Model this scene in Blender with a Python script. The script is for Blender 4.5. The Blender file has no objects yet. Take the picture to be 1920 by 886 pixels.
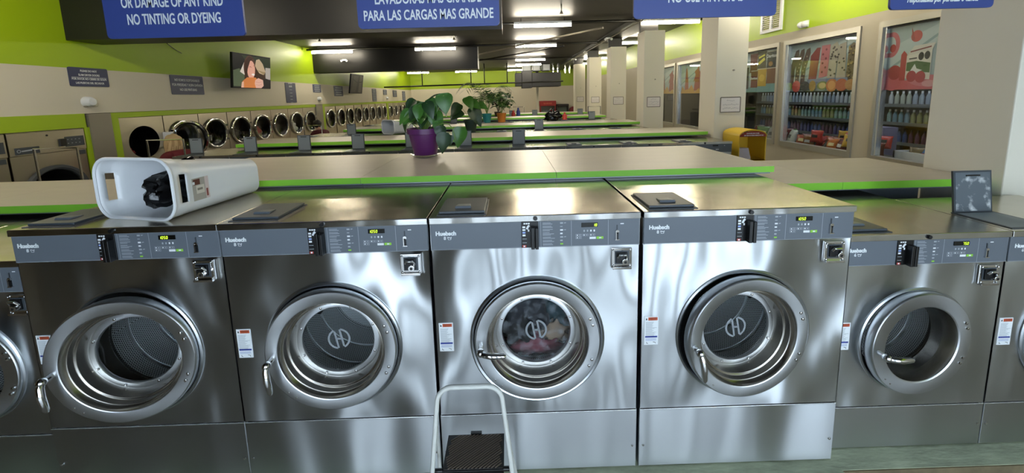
import bpy, bmesh, math, random
from mathutils import Vector, Matrix, noise
PI = math.pi
random.seed(7)
SC = bpy.context.scene
COL = SC.collection

# ------------------------------------------------------------------ camera, sky, exposure
R = ((1.0, -0.0278, 0.0079), (-0.0114, -0.1277, 0.9917), (-0.0266, -0.9914, -0.1280))
cx = Vector((R[0][0], R[1][0], R[2][0])).normalized()
cz = -Vector((R[0][2], R[1][2], R[2][2])).normalized()
cy = cz.cross(cx).normalized(); cx = cy.cross(cz).normalized()
cam_data = bpy.data.cameras.new('camera')
cam = bpy.data.objects.new('camera', cam_data); COL.objects.link(cam)
M = Matrix((cx, cy, cz)).transposed().to_4x4(); M.translation = Vector((0, 0, 1.75))
cam.matrix_world = M
cam_data.sensor_width = 36.0
cam_data.lens = 700.0 / 1920 * 36
cam_data.shift_x = 0.0
cam_data.shift_y = -172.0 / 1920
cam_data.clip_start = 0.05; cam_data.clip_end = 200
SC.camera = cam

world = bpy.data.worlds.new('sky'); SC.world = world; world.use_nodes = True
bg = world.node_tree.nodes['Background']
bg.inputs['Color'].default_value = (0.70, 0.85, 1.0, 1)
bg.inputs['Strength'].default_value = 6.2
SC.view_settings.view_transform = 'Standard'
SC.view_settings.look = 'None'
SC.view_settings.gamma = 1.0
SC.view_settings.use_curve_mapping = False
SC.view_settings.exposure = 0.45
TUBE_STRENGTH = 54.0

# ------------------------------------------------------------------ materials
def lin(c):
    if isinstance(c, str):
        c = tuple(int(c[i:i+2], 16) / 255 for i in (0, 2, 4))
    return tuple((x / 12.92 if x <= 0.04045 else ((x + 0.055) / 1.055) ** 2.4) for x in c) + (1.0,)

def mat(name, color, rough=0.5, metal=0.0, spec=0.5, emit=0.0, bump=0.0, bscale=40.0, vary=0.0, vscale=3.0, stretch=(1, 1, 1), coat=0.0):
    m = bpy.data.materials.new(name); m.use_nodes = True
    nt = m.node_tree; b = nt.nodes['Principled BSDF']
    col = lin(color)
    b.inputs['Base Color'].default_value = col
    b.inputs['Roughness'].default_value = rough
    b.inputs['Metallic'].default_value = metal
    b.inputs['Specular IOR Level'].default_value = spec
    b.inputs['Coat Weight'].default_value = coat
    if emit:
        b.inputs['Emission Color'].default_value = col
        b.inputs['Emission Strength'].default_value = emit
    if bump or vary:
        tc = nt.nodes.new('ShaderNodeTexCoord'); mp = nt.nodes.new('ShaderNodeMapping')
        mp.inputs['Scale'].default_value = stretch
        nt.links.new(tc.outputs['Object'], mp.inputs['Vector'])
    if vary:
        n = nt.nodes.new('ShaderNodeTexNoise'); n.inputs['Scale'].default_value = vscale
        n.inputs['Detail'].default_value = 6; n.inputs['Roughness'].default_value = 0.65
        nt.links.new(mp.outputs['Vector'], n.inputs['Vector'])
        r = nt.nodes.new('ShaderNodeMapRange')
        r.inputs['From Min'].default_value = 0.3; r.inputs['From Max'].default_value = 0.7
        r.inputs['To Min'].default_value = 1 - vary; r.inputs['To Max'].default_value = 1 + vary
        nt.links.new(n.outputs['Fac'], r.inputs['Value'])
        mx = nt.nodes.new('ShaderNodeVectorMath'); mx.operation = 'SCALE'
        mx.inputs[0].default_value = col[:3]
        nt.links.new(r.outputs['Result'], mx.inputs['Scale'])
        nt.links.new(mx.outputs['Vector'], b.inputs['Base Color'])
    if bump:
        n2 = nt.nodes.new('ShaderNodeTexNoise'); n2.inputs['Scale'].default_value = bscale
        n2.inputs['Detail'].default_value = 3
        nt.links.new(mp.outputs['Vector'], n2.inputs['Vector'])
        bp = nt.nodes.new('ShaderNodeBump'); bp.inputs['Strength'].default_value = bump
        bp.inputs['Distance'].default_value = 0.01
        nt.links.new(n2.outputs['Fac'], bp.inputs['Height'])
        nt.links.new(bp.outputs['Normal'], b.inputs['Normal'])
    return m

def steel(name, color, rough, aniso, wave, wscale, tangent='Z', stain=0.0, stretch=(1.0, 1.0, 0.55)):
    """brushed sheet steel with shallow oil-can waves"""
    m = bpy.data.materials.new(name); m.use_nodes = True
    nt = m.node_tree; b = nt.nodes['Principled BSDF']
    b.inputs['Metallic'].default_value = 1.0
    b.inputs['Base Color'].default_value = lin(color)
    b.inputs['Roughness'].default_value = rough
    b.inputs['Anisotropic'].default_value = aniso
    b.inputs['Anisotropic Rotation'].default_value = 0.25 if tangent == 'Z' else 0.0
    tg = nt.nodes.new('ShaderNodeTangent'); tg.direction_type = 'RADIAL'; tg.axis = tangent
    nt.links.new(tg.outputs['Tangent'], b.inputs['Tangent'])
    tc = nt.nodes.new('ShaderNodeTexCoord')
    oi = nt.nodes.new('ShaderNodeObjectInfo')
    mul = nt.nodes.new('ShaderNodeMath'); mul.operation = 'MULTIPLY'; mul.inputs[1].default_value = 37.0
    nt.links.new(oi.outputs['Random'], mul.inputs[0])
    mp = nt.nodes.new('ShaderNodeMapping'); mp.inputs['Scale'].default_value = stretch
    nt.links.new(tc.outputs['Object'], mp.inputs['Vector'])
    add = nt.nodes.new('ShaderNodeVectorMath'); add.operation = 'ADD'
    nt.links.new(mp.outputs['Vector'], add.inputs[0]); nt.links.new(mul.outputs['Value'], add.inputs[1])
    n = nt.nodes.new('ShaderNodeTexNoise'); n.inputs['Scale'].default_value = wscale
    n.inputs['Detail'].default_value = 1.0; n.inputs['Roughness'].default_value = 0.35
    nt.links.new(add.outputs['Vector'], n.inputs['Vector'])
    bp = nt.nodes.new('ShaderNodeBump'); bp.inputs['Strength'].default_value = wave
    bp.inputs['Distance'].default_value = 0.09
    nt.links.new(n.outputs['Fac'], bp.inputs['Height'])
    nt.links.new(bp.outputs['Normal'], b.inputs['Normal'])
    if stain:
        n2 = nt.nodes.new('ShaderNodeTexNoise'); n2.inputs['Scale'].default_value = 9
        n2.inputs['Detail'].default_value = 8; n2.inputs['Roughness'].default_value = 0.7
        nt.links.new(add.outputs['Vector'], n2.inputs['Vector'])
        r = nt.nodes.new('ShaderNodeMapRange')
        r.inputs['From Min'].default_value = 0.35; r.inputs['From Max'].default_value = 0.75
        r.inputs['To Min'].default_value = rough; r.inputs['To Max'].default_value = rough + stain
        nt.links.new(n2.outputs['Fac'], r.inputs['Value'])
        nt.links.new(r.outputs['Result'], b.inputs['Roughness'])
    return m

def perforated(name):
    """drum steel with rows of dark holes, laid out by angle round the drum (object Y is the drum axis)"""
    m = bpy.data.materials.new(name); m.use_nodes = True
    nt = m.node_tree; b = nt.nodes['Principled BSDF']; L = nt.links.new
    def math_(op, a, c=None):
        n = nt.nodes.new('ShaderNodeMath'); n.operation = op
        for i, v in ((0, a), (1, c)):
            if v is None: continue
            if isinstance(v, (int, float)): n.inputs[i].default_value = v
            else: L(v, n.inputs[i])
        return n.outputs['Value']
    tc = nt.nodes.new('ShaderNodeTexCoord'); sp = nt.nodes.new('ShaderNodeSeparateXYZ')
    L(tc.outputs['Object'], sp.inputs['Vector'])
    geo = nt.nodes.new('ShaderNodeNewGeometry')
    tr = nt.nodes.new('ShaderNodeVectorTransform'); tr.vector_type = 'NORMAL'; tr.convert_from = 'WORLD'; tr.convert_to = 'OBJECT'
    L(geo.outputs['True Normal'], tr.inputs['Vector'])
    sn = nt.nodes.new('ShaderNodeSeparateXYZ'); L(tr.outputs['Vector'], sn.inputs['Vector'])
    isback = math_('GREATER_THAN', math_('ABSOLUTE', sn.outputs['Y']), 0.6)
    ang = math_('MULTIPLY', math_('ARCTAN2', sp.outputs['Z'], sp.outputs['X']), 0.2)
    def mixf(a, c):
        n = nt.nodes.new('ShaderNodeMix'); n.data_type = 'FLOAT'
        L(isback, n.inputs['Factor']); L(a, n.inputs[2]); L(c, n.inputs[3]); return n.outputs[0]
    u = mixf(ang, sp.outputs['X']); v = mixf(sp.outputs['Y'], sp.outputs['Z'])
    us = math_('MULTIPLY', u, 115.0); vs = math_('MULTIPLY', v, 125.0)
    row = math_('MULTIPLY', math_('MODULO', math_('FLOOR', vs), 2.0), 0.5)
    fu = math_('SUBTRACT', math_('FRACT', math_('ADD', us, row)), 0.5)
    fv = math_('SUBTRACT', math_('FRACT', vs), 0.5)
    d = math_('SQRT', math_('ADD', math_('MULTIPLY', fu, fu), math_('MULTIPLY', fv, fv)))
    hole = math_('LESS_THAN', d, 0.30)
    mc = nt.nodes.new('ShaderNodeMix'); mc.data_type = 'RGBA'
    L(hole, mc.inputs['Factor']); mc.inputs[6].default_value = (0.72, 0.74, 0.75, 1); mc.inputs[7].default_value = (0.012, 0.012, 0.012, 1)
    L(mc.outputs[2], b.inputs['Base Color'])
    b.inputs['Metallic'].default_value = 0.6; b.inputs['Roughness'].default_value = 0.45
    return m

def glass_mat(name, tint, refl=1.0, ior=1.45, rough=0.0, haze=0.0, hcol='BFC7CC'):
    m = bpy.data.materials.new(name); m.use_nodes = True
    nt = m.node_tree; nt.nodes.clear(); L = nt.links.new
    out = nt.nodes.new('ShaderNodeOutputMaterial')
    t = nt.nodes.new('ShaderNodeBsdfTransparent'); t.inputs['Color'].default_value = tint + (1,)
    g = nt.nodes.new('ShaderNodeBsdfGlossy'); g.inputs['Roughness'].default_value = rough
    f = nt.nodes.new('ShaderNodeLayerWeight'); f.inputs['Blend'].default_value = 0.5
    pw = nt.nodes.new('ShaderNodeMath'); pw.operation = 'POWER'; pw.inputs[1].default_value = 5.0; L(f.outputs['Facing'], pw.inputs[0])
    sm = nt.nodes.new('ShaderNodeMath'); sm.operation = 'MULTIPLY_ADD'; sm.inputs[1].default_value = 0.95; sm.inputs[2].default_value = 0.045; L(pw.outputs['Value'], sm.inputs[0])
    mx = nt.nodes.new('ShaderNodeMixShader')
    mu = nt.nodes.new('ShaderNodeMath'); mu.operation = 'MULTIPLY'; mu.inputs[1].default_value = refl
    L(sm.outputs['Value'], mu.inputs[0]); L(mu.outputs['Value'], mx.inputs['Fac'])
    L(t.outputs['BSDF'], mx.inputs[1]); L(g.outputs['BSDF'], mx.inputs[2])
    last = mx.outputs['Shader']
    if haze:
        d = nt.nodes.new('ShaderNodeBsdfDiffuse'); d.inputs['Color'].default_value = lin(hcol)
        m2 = nt.nodes.new('ShaderNodeMixShader')
        n = nt.nodes.new('ShaderNodeTexNoise'); n.inputs['Scale'].default_value = 30; n.inputs['Detail'].default_value = 5
        tc = nt.nodes.new('ShaderNodeTexCoord'); L(tc.outputs['Object'], n.inputs['Vector'])
        r = nt.nodes.new('ShaderNodeMapRange'); r.inputs['From Min'].default_value = 0.48; r.inputs['From Max'].default_value = 0.75
        r.inputs['To Max'].default_value = haze
        L(n.outputs['Fac'], r.inputs['Value']); L(r.outputs['Result'], m2.inputs['Fac'])
        L(last, m2.inputs[1]); L(d.outputs['BSDF'], m2.inputs[2]); last = m2.outputs['Shader']
    L(last, out.inputs['Surface'])
    return m

MT = dict(
    steel=steel('brushed_steel', 'C4C7C9', 0.31, 0.90, 1.0, 3.6, stretch=(1.0, 1.0, 0.5)),
    steel_low=steel('brushed_steel_lower', 'C4C7C9', 0.34, 0.90, 0.8, 2.6, stretch=(1.0, 1.0, 0.3)),
    steel_top=steel('steel_top_worn', 'C2BAAA', 0.20, 0.0, 0.05, 4.0, stain=0.07, stretch=(1, 1, 1)),
    steel_lip=steel('steel_lip', 'C6C6C4', 0.16, 0.3, 0.12, 7.0),
    ring=steel('ring_steel', 'CCCFD2', 0.34, 0.5, 0.05, 6.0, tangent='Y', stretch=(1, 1, 1)),
    bowl=steel('bowl_steel', 'BDB9B2', 0.24, 0.3, 0.03, 6.0, tangent='Y', stretch=(1, 1, 1)),
    dryer=steel('dryer_steel', 'BDB5A6', 0.30, 0.4, 0.10, 3.0),
    chrome=mat('chrome', 'DADADA', 0.10, 1.0),
    drum=perforated('drum_perforated'),
    dark_drum=mat('dark_drum', '17191A', 0.35, 0.6),
    panel=mat('panel_grey', '60676F', 0.42, bump=0.05, bscale=300),
    panel_dark=mat('panel_dark', '3C4248', 0.4),
    black=mat('black_plastic', '0D0D0E', 0.35),
    rubber=mat('rubber', '1A1B1C', 0.6),
    rim=steel('rim_steel', 'B4B8BB', 0.28, 0.2, 0.03, 6.0, tangent='Y', stretch=(1, 1, 1)),
    gasket=mat('gasket_grey', '4A4E52', 0.45),
    white_print=mat('white_print', 'E4E8EA', 0.6),
    grey_print=mat('grey_print', 'A5ABB1', 0.6),
    white_plastic=mat('white_plastic', 'E6E8EA', 0.35),
    lcd=mat('display_black', '0A0C0A', 0.2),
    led=mat('display_digits', 'C8E83A', 0.5, emit=0.9),
    green_btn=mat('green_button', '8CCB3C', 0.5),
    red=mat('red_print', 'B8362C', 0.5),
    orange=mat('orange_print', 'C85A38', 0.5),
    blue_print=mat('blue_print', '2E3F8E', 0.5),
    laminate=mat('laminate_beige', 'C9BFAE', 0.36, vary=0.05, vscale=4, stretch=(0.5, 3, 1), bump=0.02, bscale=60),
    edge_green=mat('counter_edge_green', '86CC38', 0.4),
    support=mat('support_grey', '7E858B', 0.35, 0.5),
    wall_green=mat('paint_green', 'A2BE12', 0.45, bump=0.03, bscale=90),
    wall_cream=mat('paint_cream', 'DCD3BE', 0.6, bump=0.03, bscale=120),
    column=mat('paint_white', 'E2DCCB', 0.6, bump=0.04, bscale=90),
    grey_trim=mat('trim_grey', '8E877A', 0.4, 0.3),
    ceiling=mat('ceiling_black', '1A1612', 0.5, vary=0.25, vscale=2, stretch=(1, 6, 1)),
    black_steel=mat('black_paint', '110F0E', 0.45),
    floor=mat('floor_brown', '8C8578', 0.12, vary=0.15, vscale=2.5, bump=0.03, bscale=6),
    pad=mat('concrete_green', '9AA288', 0.6, vary=0.35, vscale=9, bump=0.3, bscale=35, stretch=(0.5, 1.5, 1)),
    pad_edge=mat('concrete_brown', '6E6248', 0.7, vary=0.3, vscale=9),
    sign_blue=mat('sign_blue', '3A4A8C', 0.4),
    plaque=mat('plaque_navy', '2B3358', 0.4),
    tube=mat('lamp_tube', 'FFF4DC', 0.5, emit=TUBE_STRENGTH),
    purple=mat('pot_purple', '561C58', 0.4, bump=0.05, bscale=60),
    soil=mat('soil', '2B2118', 0.9, bump=0.5, bscale=60),
    leaf=mat('leaf_green', '3E6A26', 0.35, vary=0.3, vscale=12),
    leaf_dark=mat('leaf_dark', '203C1A', 0.4, vary=0.3, vscale=12),
    stem=mat('stem_green', '6F8A3E', 0.5),
    bag=mat('black_bag', '08080A', 0.18, bump=0.5, bscale=14),
    alu=mat('aluminium_frame', 'B5B2A8', 0.35, 0.7),
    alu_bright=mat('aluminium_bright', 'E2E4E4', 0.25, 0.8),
    front_dark=mat('storefront_dark', '3A362E', 0.5),
    unseen_brown=mat('paint_brown', '6E6048', 0.6),
    tan=mat('sill_tan', 'B4AC98', 0.6),
    yellow=mat('rack_yellow', 'E6C038', 0.4),
    tool_white=mat('tube_white', 'D5D6D0', 0.35),
    mat_black=mat('tread_black', '1E1A16', 0.45, bump=0.2, bscale=60),
    glass=glass_mat('window_glass', (0.96, 0.98, 0.98), 1.1),
    door_glass=glass_mat('door_glass', (0.80, 0.83, 0.84), 0.8),
    suds_glass=glass_mat('wet_door_glass', (0.72, 0.75, 0.78), 0.8, haze=0.28, hcol='A8B0B8'),
    frost=mat('emblem_frost', '8A8F94', 0.7),
    store_dark=mat('store_grey', '55544E', 0.7),
)
CACHE = {}
def flat(hexcol, rough=0.5):
    k = (hexcol, rough)
    if k not in CACHE: CACHE[k] = mat('paint_' + hexcol.lower(), hexcol, rough)
    return CACHE[k]

# ------------------------------------------------------------------ mesh builder
def sharpen(bm, deg=38):
    lim = math.radians(deg)
    for e in bm.edges:
        if len(e.link_faces) == 2 and e.calc_face_angle(0) > lim: e.smooth = False
class MB:
    def __init__(s): s.bm = bmesh.new(); s.mats = []
    def mi(s, m):
        if m not in s.mats: s.mats.append(m)
        return s.mats.index(m)
    def face(s, pts, m):
        f = s.bm.faces.new([s.bm.verts.new(p) for p in pts]); f.material_index = s.mi(m); return f
    def box(s, x0, x1, y0, y1, z0, z1, m):
        v = [s.bm.verts.new((x, y, z)) for z in (z0, z1) for y in (y0, y1) for x in (x0, x1)]
        k = s.mi(m)
        for f in ((0, 2, 3, 1), (4, 5, 7, 6), (0, 1, 5, 4), (2, 6, 7, 3), (0, 4, 6, 2), (1, 3, 7, 5)):
            s.bm.faces.new([v[i] for i in f]).material_index = k
        return s
    def hexa(s, b, t, m):
        """box from 4 bottom and 4 top points"""
        v = [s.bm.verts.new(p) for p in list(b) + list(t)]; k = s.mi(m)
        for f in ((3, 2, 1, 0), (4, 5, 6, 7), (0, 1, 5, 4), (1, 2, 6, 5), (2, 3, 7, 6), (3, 0, 4, 7)):
            s.bm.faces.new([v[i] for i in f]).material_index = k
        return s
    def lathe(s, prof, m, axis='y', c=(0, 0, 0), n=48, cap0=False, cap1=False, a0=0, a1=2 * PI):
        k = s.mi(m); rings = []; full = abs(a1 - a0 - 2 * PI) < 1e-6
        cnt = n if full else n + 1
        for r, h in prof:
            ring = []
            for i in range(cnt):
                a = a0 + (a1 - a0) * i / n
                p = {'y': (r * math.cos(a), h, r * math.sin(a)), 'z': (r * math.cos(a), r * math.sin(a), h), 'x': (h, r * math.cos(a), r * math.sin(a))}[axis]
                ring.append(s.bm.verts.new((p[0] + c[0], p[1] + c[1], p[2] + c[2])))
            rings.append(ring)
        for a, b in zip(rings, rings[1:]):
            for i in range(n):
                j = (i + 1) % cnt
                f = s.bm.faces.new((a[i], a[j], b[j], b[i])); f.material_index = k; f.smooth = True
        if cap0: f = s.bm.faces.new(rings[0]); f.material_index = k
        if cap1: f = s.bm.faces.new(rings[-1]); f.material_index = k
        return s
    def cyl(s, p0, p1, r, m, n=12, r1=None):
        return s.tube([p0, p1], [r, r if r1 is None else r1], m, n)
    def tube(s, pts, r, m, n=8, cap=True):
        pts = [Vector(p) for p in pts]; k = s.mi(m)
        rs = r if isinstance(r, (list, tuple)) else [r] * len(pts)
        rings = []; up = None
        for i, p in enumerate(pts):
            t = (pts[min(i + 1, len(pts) - 1)] - pts[max(i - 1, 0)]).normalized()
            if up is None:
                up = Vector((0, 0, 1)) if abs(t.z) < 0.9 else Vector((1, 0, 0))
            u = t.cross(up).normalized(); w = u.cross(t).normalized(); up = w
            rings.append([s.bm.verts.new(p + (u * math.cos(a) + w * math.sin(a)) * rs[i]) for a in (2 * PI * q / n for q in range(n))])
        for a, b in zip(rings, rings[1:]):
            for i in range(n):
                f = s.bm.faces.new((a[i], a[(i + 1) % n], b[(i + 1) % n], b[i])); f.material_index = k; f.smooth = True
        if cap:
            for g in (rings[0], rings[-1]): s.bm.faces.new(g).material_index = k
        return s
    def disc(s, c, r, m, axis='y', n=32, rz=None):
        k = s.mi(m); rz = rz or r; vs = []
        for i in range(n):
            a = 2 * PI * i / n; u, w = r * math.cos(a), rz * math.sin(a)
            p = {'y': (u, 0, w), 'z': (u, w, 0), 'x': (0, u, w)}[axis]
            vs.append(s.bm.verts.new((c[0] + p[0], c[1] + p[1], c[2] + p[2])))
        s.bm.faces.new(vs).material_index = k; return s
    def ball(s, c, r, m, sx=1, sy=1, sz=1, n=12, jit=0.0, seed=0):
        k = s.mi(m); rows = []
        for j in range(n // 2 + 1):
            th = PI * j / (n // 2); row = []
            for i in range(n):
                a = 2 * PI * i / n
                d = Vector((math.sin(th) * math.cos(a), math.sin(th) * math.sin(a), math.cos(th)))
                rr = r * (1 + jit * noise.noise(d * 2.2 + Vector((seed * 3.1, seed, 0)))) if jit else r
                row.append(s.bm.verts.new((c[0] + d.x * rr * sx, c[1] + d.y * rr * sy, c[2] + d.z * rr * sz)))
            rows.append(row)
        for a, b in zip(rows, rows[1:]):
            for i in range(n):
                f = s.bm.faces.new((a[i], b[i], b[(i + 1) % n], a[(i + 1) % n])); f.material_index = k; f.smooth = True
        bmesh.ops.remove_doubles(s.bm, verts=rows[0] + rows[-1], dist=1e-6)
        return s
    def hole_plate(s, x0, x1, z0, z1, cxx, czz, r, y, m, n=72):
        """flat plate (facing -y) with a round hole"""
        k = s.mi(m)
        angs = sorted([2 * PI * i / n for i in range(n)] + [math.atan2(z - czz, x - cxx) % (2 * PI) for x in (x0, x1) for z in (z0, z1)])
        inn, out = [], []
        for a in angs:
            c, d = math.cos(a), math.sin(a); ts = []
            if abs(c) > 1e-9: ts.append(((x1 if c > 0 else x0) - cxx) / c)
            if abs(d) > 1e-9: ts.append(((z1 if d > 0 else z0) - czz) / d)
            t = min(ts)
            inn.append(s.bm.verts.new((cxx + c * r, y, czz + d * r))); out.append(s.bm.verts.new((cxx + c * t, y, czz + d * t)))
        q = len(angs)
        for i in range(q):
            j = (i + 1) % q
            s.bm.faces.new((inn[i], out[i], out[j], inn[j])).material_index = k
        return s
    def ribbon(s, pts, w, y, m, t=0.0):
        """flat stroke in the xz plane, pts are (x, z)"""
        k = s.mi(m); L_, R_ = [], []
        P = [Vector(p) for p in pts]
        for i, p in enumerate(P):
            d = (P[min(i + 1, len(P) - 1)] - P[max(i - 1, 0)]).normalized(); nn = Vector((-d.y, d.x)) * w / 2
            L_.append(s.bm.verts.new((p.x + nn.x, y, p.y + nn.y))); R_.append(s.bm.verts.new((p.x - nn.x, y, p.y - nn.y)))
        for i in range(len(P) - 1):
            s.bm.faces.new((L_[i], L_[i + 1], R_[i + 1], R_[i])).material_index = k
        return s
    def build(s, name, parent=None, bevel=0.0, smooth=False, loc=None, rotz=None, seg=2, solid=0.0, fixn=True):
        if fixn: bmesh.ops.recalc_face_normals(s.bm, faces=s.bm.faces)
        if not smooth: sharpen(s.bm)
        me = bpy.data.meshes.new(name); s.bm.to_mesh(me); s.bm.free()
        for m in s.mats: me.materials.append(m)
        if smooth:
            for p in me.polygons: p.use_smooth = True
        o = bpy.data.objects.new(name, me); COL.objects.link(o)
        if parent is not None: o.parent = parent
        if loc: o.location = loc
        if rotz: o.rotation_euler.z = rotz
        if solid:
            md = o.modifiers.new('solid', 'SOLIDIFY'); md.thickness = solid; md.offset = 0
        if bevel:
            md = o.modifiers.new('bevel', 'BEVEL'); md.width = bevel; md.segments = seg; md.limit_method = 'ANGLE'; md.angle_limit = math.radians(40)
            md.harden_normals = False
        return o

USED = {}
def tag(o, label, cat, group=None, kind=None):
    o['label'] = label; o['category'] = cat
    if group: o['group'] = group
    if kind: o['kind'] = kind
    return o
def thing(name, label, cat, loc=(0, 0, 0), rotz=0, group=None):
    o = bpy.data.objects.new(name, None); COL.objects.link(o)
    o.empty_display_size = 0.05
    o.location = loc; o.rotation_euler = (0, 0, rotz)
    return tag(o, label, cat, group)
def struct(o, kind='structure'):
    o['kind'] = kind; return o
def dup(root, loc, rotz, label, group=None):
    r = root.copy(); COL.objects.link(r); r.location = loc; r.rotation_euler = (0, 0, rotz); r['label'] = label
    if group: r['group'] = group
    for ch in list(root.children):
        c = ch.copy(); COL.objects.link(c); c.parent = r
        for g in ch.children:
            d = g.copy(); COL.objects.link(d); d.parent = c
    return r
ORD = ['first', 'second', 'third', 'fourth', 'fifth', 'sixth', 'seventh', 'eighth', 'ninth', 'tenth', 'eleventh', 'twelfth']

def text_mesh(name, lines, size, m, parent, loc, rot=(PI / 2, 0, 0), width=1.0, bold=0.0, shear=0.0, align='CENTER', gap=1.25, depth=0.0006):
    cu = bpy.data.curves.new(name, 'FONT'); cu.body = '\n'.join(lines)
    cu.size = size; cu.align_x = align; cu.align_y = 'CENTER'; cu.space_line = gap
    cu.offset = bold; cu.shear = shear; cu.extrude = depth
    cu.resolution_u = 3
    t = bpy.data.objects.new(name, cu); COL.objects.link(t)
    dg = bpy.context.evaluated_depsgraph_get()
    me = bpy.data.meshes.new_from_object(t.evaluated_get(dg))
    bpy.data.objects.remove(t)
    me.name = name; me.materials.clear(); me.materials.append(m)
    o = bpy.data.objects.new(name, me); COL.objects.link(o); o.parent = parent
    o.location = loc; o.rotation_euler = rot; o.scale = (width, 1, 1)
    return o

def rrect(w, h, r, n=6):
    pts = []
    for cxx, czz, a0 in ((w / 2 - r, h / 2 - r, 0), (-w / 2 + r, h / 2 - r, PI / 2), (-w / 2 + r, -h / 2 + r, PI), (w / 2 - r, -h / 2 + r, 1.5 * PI)):
        for i in range(n + 1):
            a = a0 + PI / 2 * i / n; pts.append((cxx + r * math.cos(a), czz + r * math.sin(a)))
    return pts
def plate(mb, w, h, r, t, m):
    """rounded plate in the xz plane, front at y=0"""
    k = mb.mi(m); P = rrect(w, h, r)
    f = [mb.bm.verts.new((x, 0, z)) for x, z in P]; b = [mb.bm.verts.new((x, t, z)) for x, z in P]
    mb.bm.faces.new(f).material_index = k; mb.bm.faces.new(b).material_index = k
    for i in range(len(P)):
        j = (i + 1) % len(P); mb.bm.faces.new((f[i], f[j], b[j], b[i])).material_index = k
    return mb

# ------------------------------------------------------------------ the room
XL, XR, YF, YN, ZC = -6.0, 4.3, 23.5, -3.0, 3.35
b = MB(); b.box(XL - 1.0, XR + 3.4, YN - 0.2, YF + 0.2, -0.2, 0, MT['floor']); struct(b.build('floor'))
b = MB(); b.box(XL - 1.0, XR + 0.2, YN - 0.2, YF + 0.2, ZC, ZC + 0.2, MT['ceiling']); struct(b.build('ceiling'))
b = MB()
b.box(XL - 0.9, XL, 3.6, YF, 2.30, ZC, MT['wall_green']); b.box(XL - 0.9, XL, 3.6, YF, 1.67, 2.30, MT['wall_cream'])
b.box(XL - 0.9, XL - 0.75, YN, YF, 0, 1.67, MT['wall_cream'])
b.box(XL - 0.9, XL, YN, 3.6, 0, ZC, MT['unseen_brown'])  # unseen near stretch, coloured brown for the left tall washer to mirror
struct(b.build('wall_left'))
b = MB()
b.box(XL - 0.9, XR + 0.2, YF, YF + 0.2, 0, 2.33, MT['wall_cream']); b.box(XL - 0.9, XR + 0.2, YF, YF + 0.2, 2.33, ZC, MT['wall_green'])
struct(b.build('wall_far'))
# unseen storefront behind the camera: bays and dark piers shaped for the steel's reflections
b = MB()
bays = ((-1.9, -0.95), (-0.40, 0.55), (1.0, 1.75), (2.25, 3.9))
xs = [XL - 0.9] + [v for p in bays for v in p] + [XR + 0.2]
for i in range(0, len(xs), 2): b.box(xs[i], xs[i + 1], YN - 0.15, YN, 0, ZC, MT['front_dark'])
for x0, x1 in bays:
    b.box(x0, x1, YN - 0.15, YN, 2.9, ZC, MT['grey_trim']); b.box(x0, x1, YN - 0.15, YN, 0, 0.12, MT['grey_trim'])
struct(b.build('wall_front'))
# right wall with its shop windows
WZ0, WZ1 = 0.90, 2.46
panes = ((3.10, 4.37), (4.60, 5.86), (5.96, 7.20), (8.30, 9.52), (9.64, 10.90))
b = MB()
b.box(XR, XR + 0.12, YN, YF, WZ1 + 0.14, ZC, MT['wall_green'])
b.box(XR, XR + 0.12, YN, YF, 0, WZ0, MT['tan'])
b.box(XR, XR + 0.12, YN, YF, WZ1, WZ1 + 0.14, MT['tan'])
ys = [YN] + [v for p in panes for v in p] + [YF]
for i in range(0, len(ys), 2): b.box(XR, XR + 0.12, ys[i], ys[i + 1], WZ0, WZ1, MT['tan'])
struct(b.build('wall_right'))
for i, (y0, y1) in enumerate(panes):
    w = MB(); f = 0.045
    for a, c, z0, z1 in ((y0, y1, WZ0 - 0.03, WZ0 + f), (y0, y1, WZ1 - f, WZ1 + 0.02)): w.box(XR - 0.02, XR + 0.07, a, c, z0, z1, MT['alu'])
    for a, c in ((y0, y0 + f), (y1 - f, y1)): w.box(XR - 0.02, XR + 0.07, a, c, WZ0 + f, WZ1 - f, MT['alu'])
    w.box(XR + 0.0, XR + 0.06, y1 - f - 0.03, y1 - f, WZ0 + f, WZ1 - f, MT['alu_bright'])
    w.box(XR + 0.02, XR + 0.06, y0 + f, y1 - f, WZ1 - f - 0.02, WZ1 - f, MT['black'])
    wo = struct(w.build('window_%d' % (i + 1)))
    g = MB(); g.box(XR + 0.03, XR + 0.036, y0 + f, y1 - f, WZ0 + f, WZ1 - f, MT['glass']); g.build('pane', wo)
# shop beyond the glass
b = MB()
b.box(XR + 3.2, XR + 3.35, 1.5, 12.5, 0, 3.0, MT['store_dark']); b.box(XR + 0.12, XR + 3.3, 12.5, 12.6, 0, 3.0, MT['store_dark'])
b.box(XR + 0.12, XR + 3.3, 1.4, 1.5, 0, 3.0, MT['store_dark']); b.box(XR + 0.12, XR + 3.35, 1.4, 12.6, 3.0, 3.1, MT['store_dark'])
struct(b.build('wall_shop'))
# columns with a black girder over them
CX0, CS = 2.81, 0.42
for i, y in enumerate((2.05, 5.07, 7.76, 10.25, 12.95, 15.65)):
    c = MB(); c.box(CX0, CX0 + CS, y, y + CS, 0, 3.0, MT['column']); c.box(CX0 + 0.02, CX0 + CS - 0.02, y + 0.32, y + 0.41, 3.0, 3.26, MT['black_steel']); struct(c.build('column', bevel=0.006))
b = MB(); b.box(2.74, 3.30, 0.5, YF, 3.26, ZC, MT['black_steel']); struct(b.build('beam'))
b = MB(); b.box(XL, -0.05, 5.30, 5.75, 2.67, ZC, MT['black_steel']); struct(b.build('beam'))
b = MB(); b.box(XL, -0.9, 11.85, 12.3, 2.64, ZC, MT['black_steel']); struct(b.build('beam'))
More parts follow.
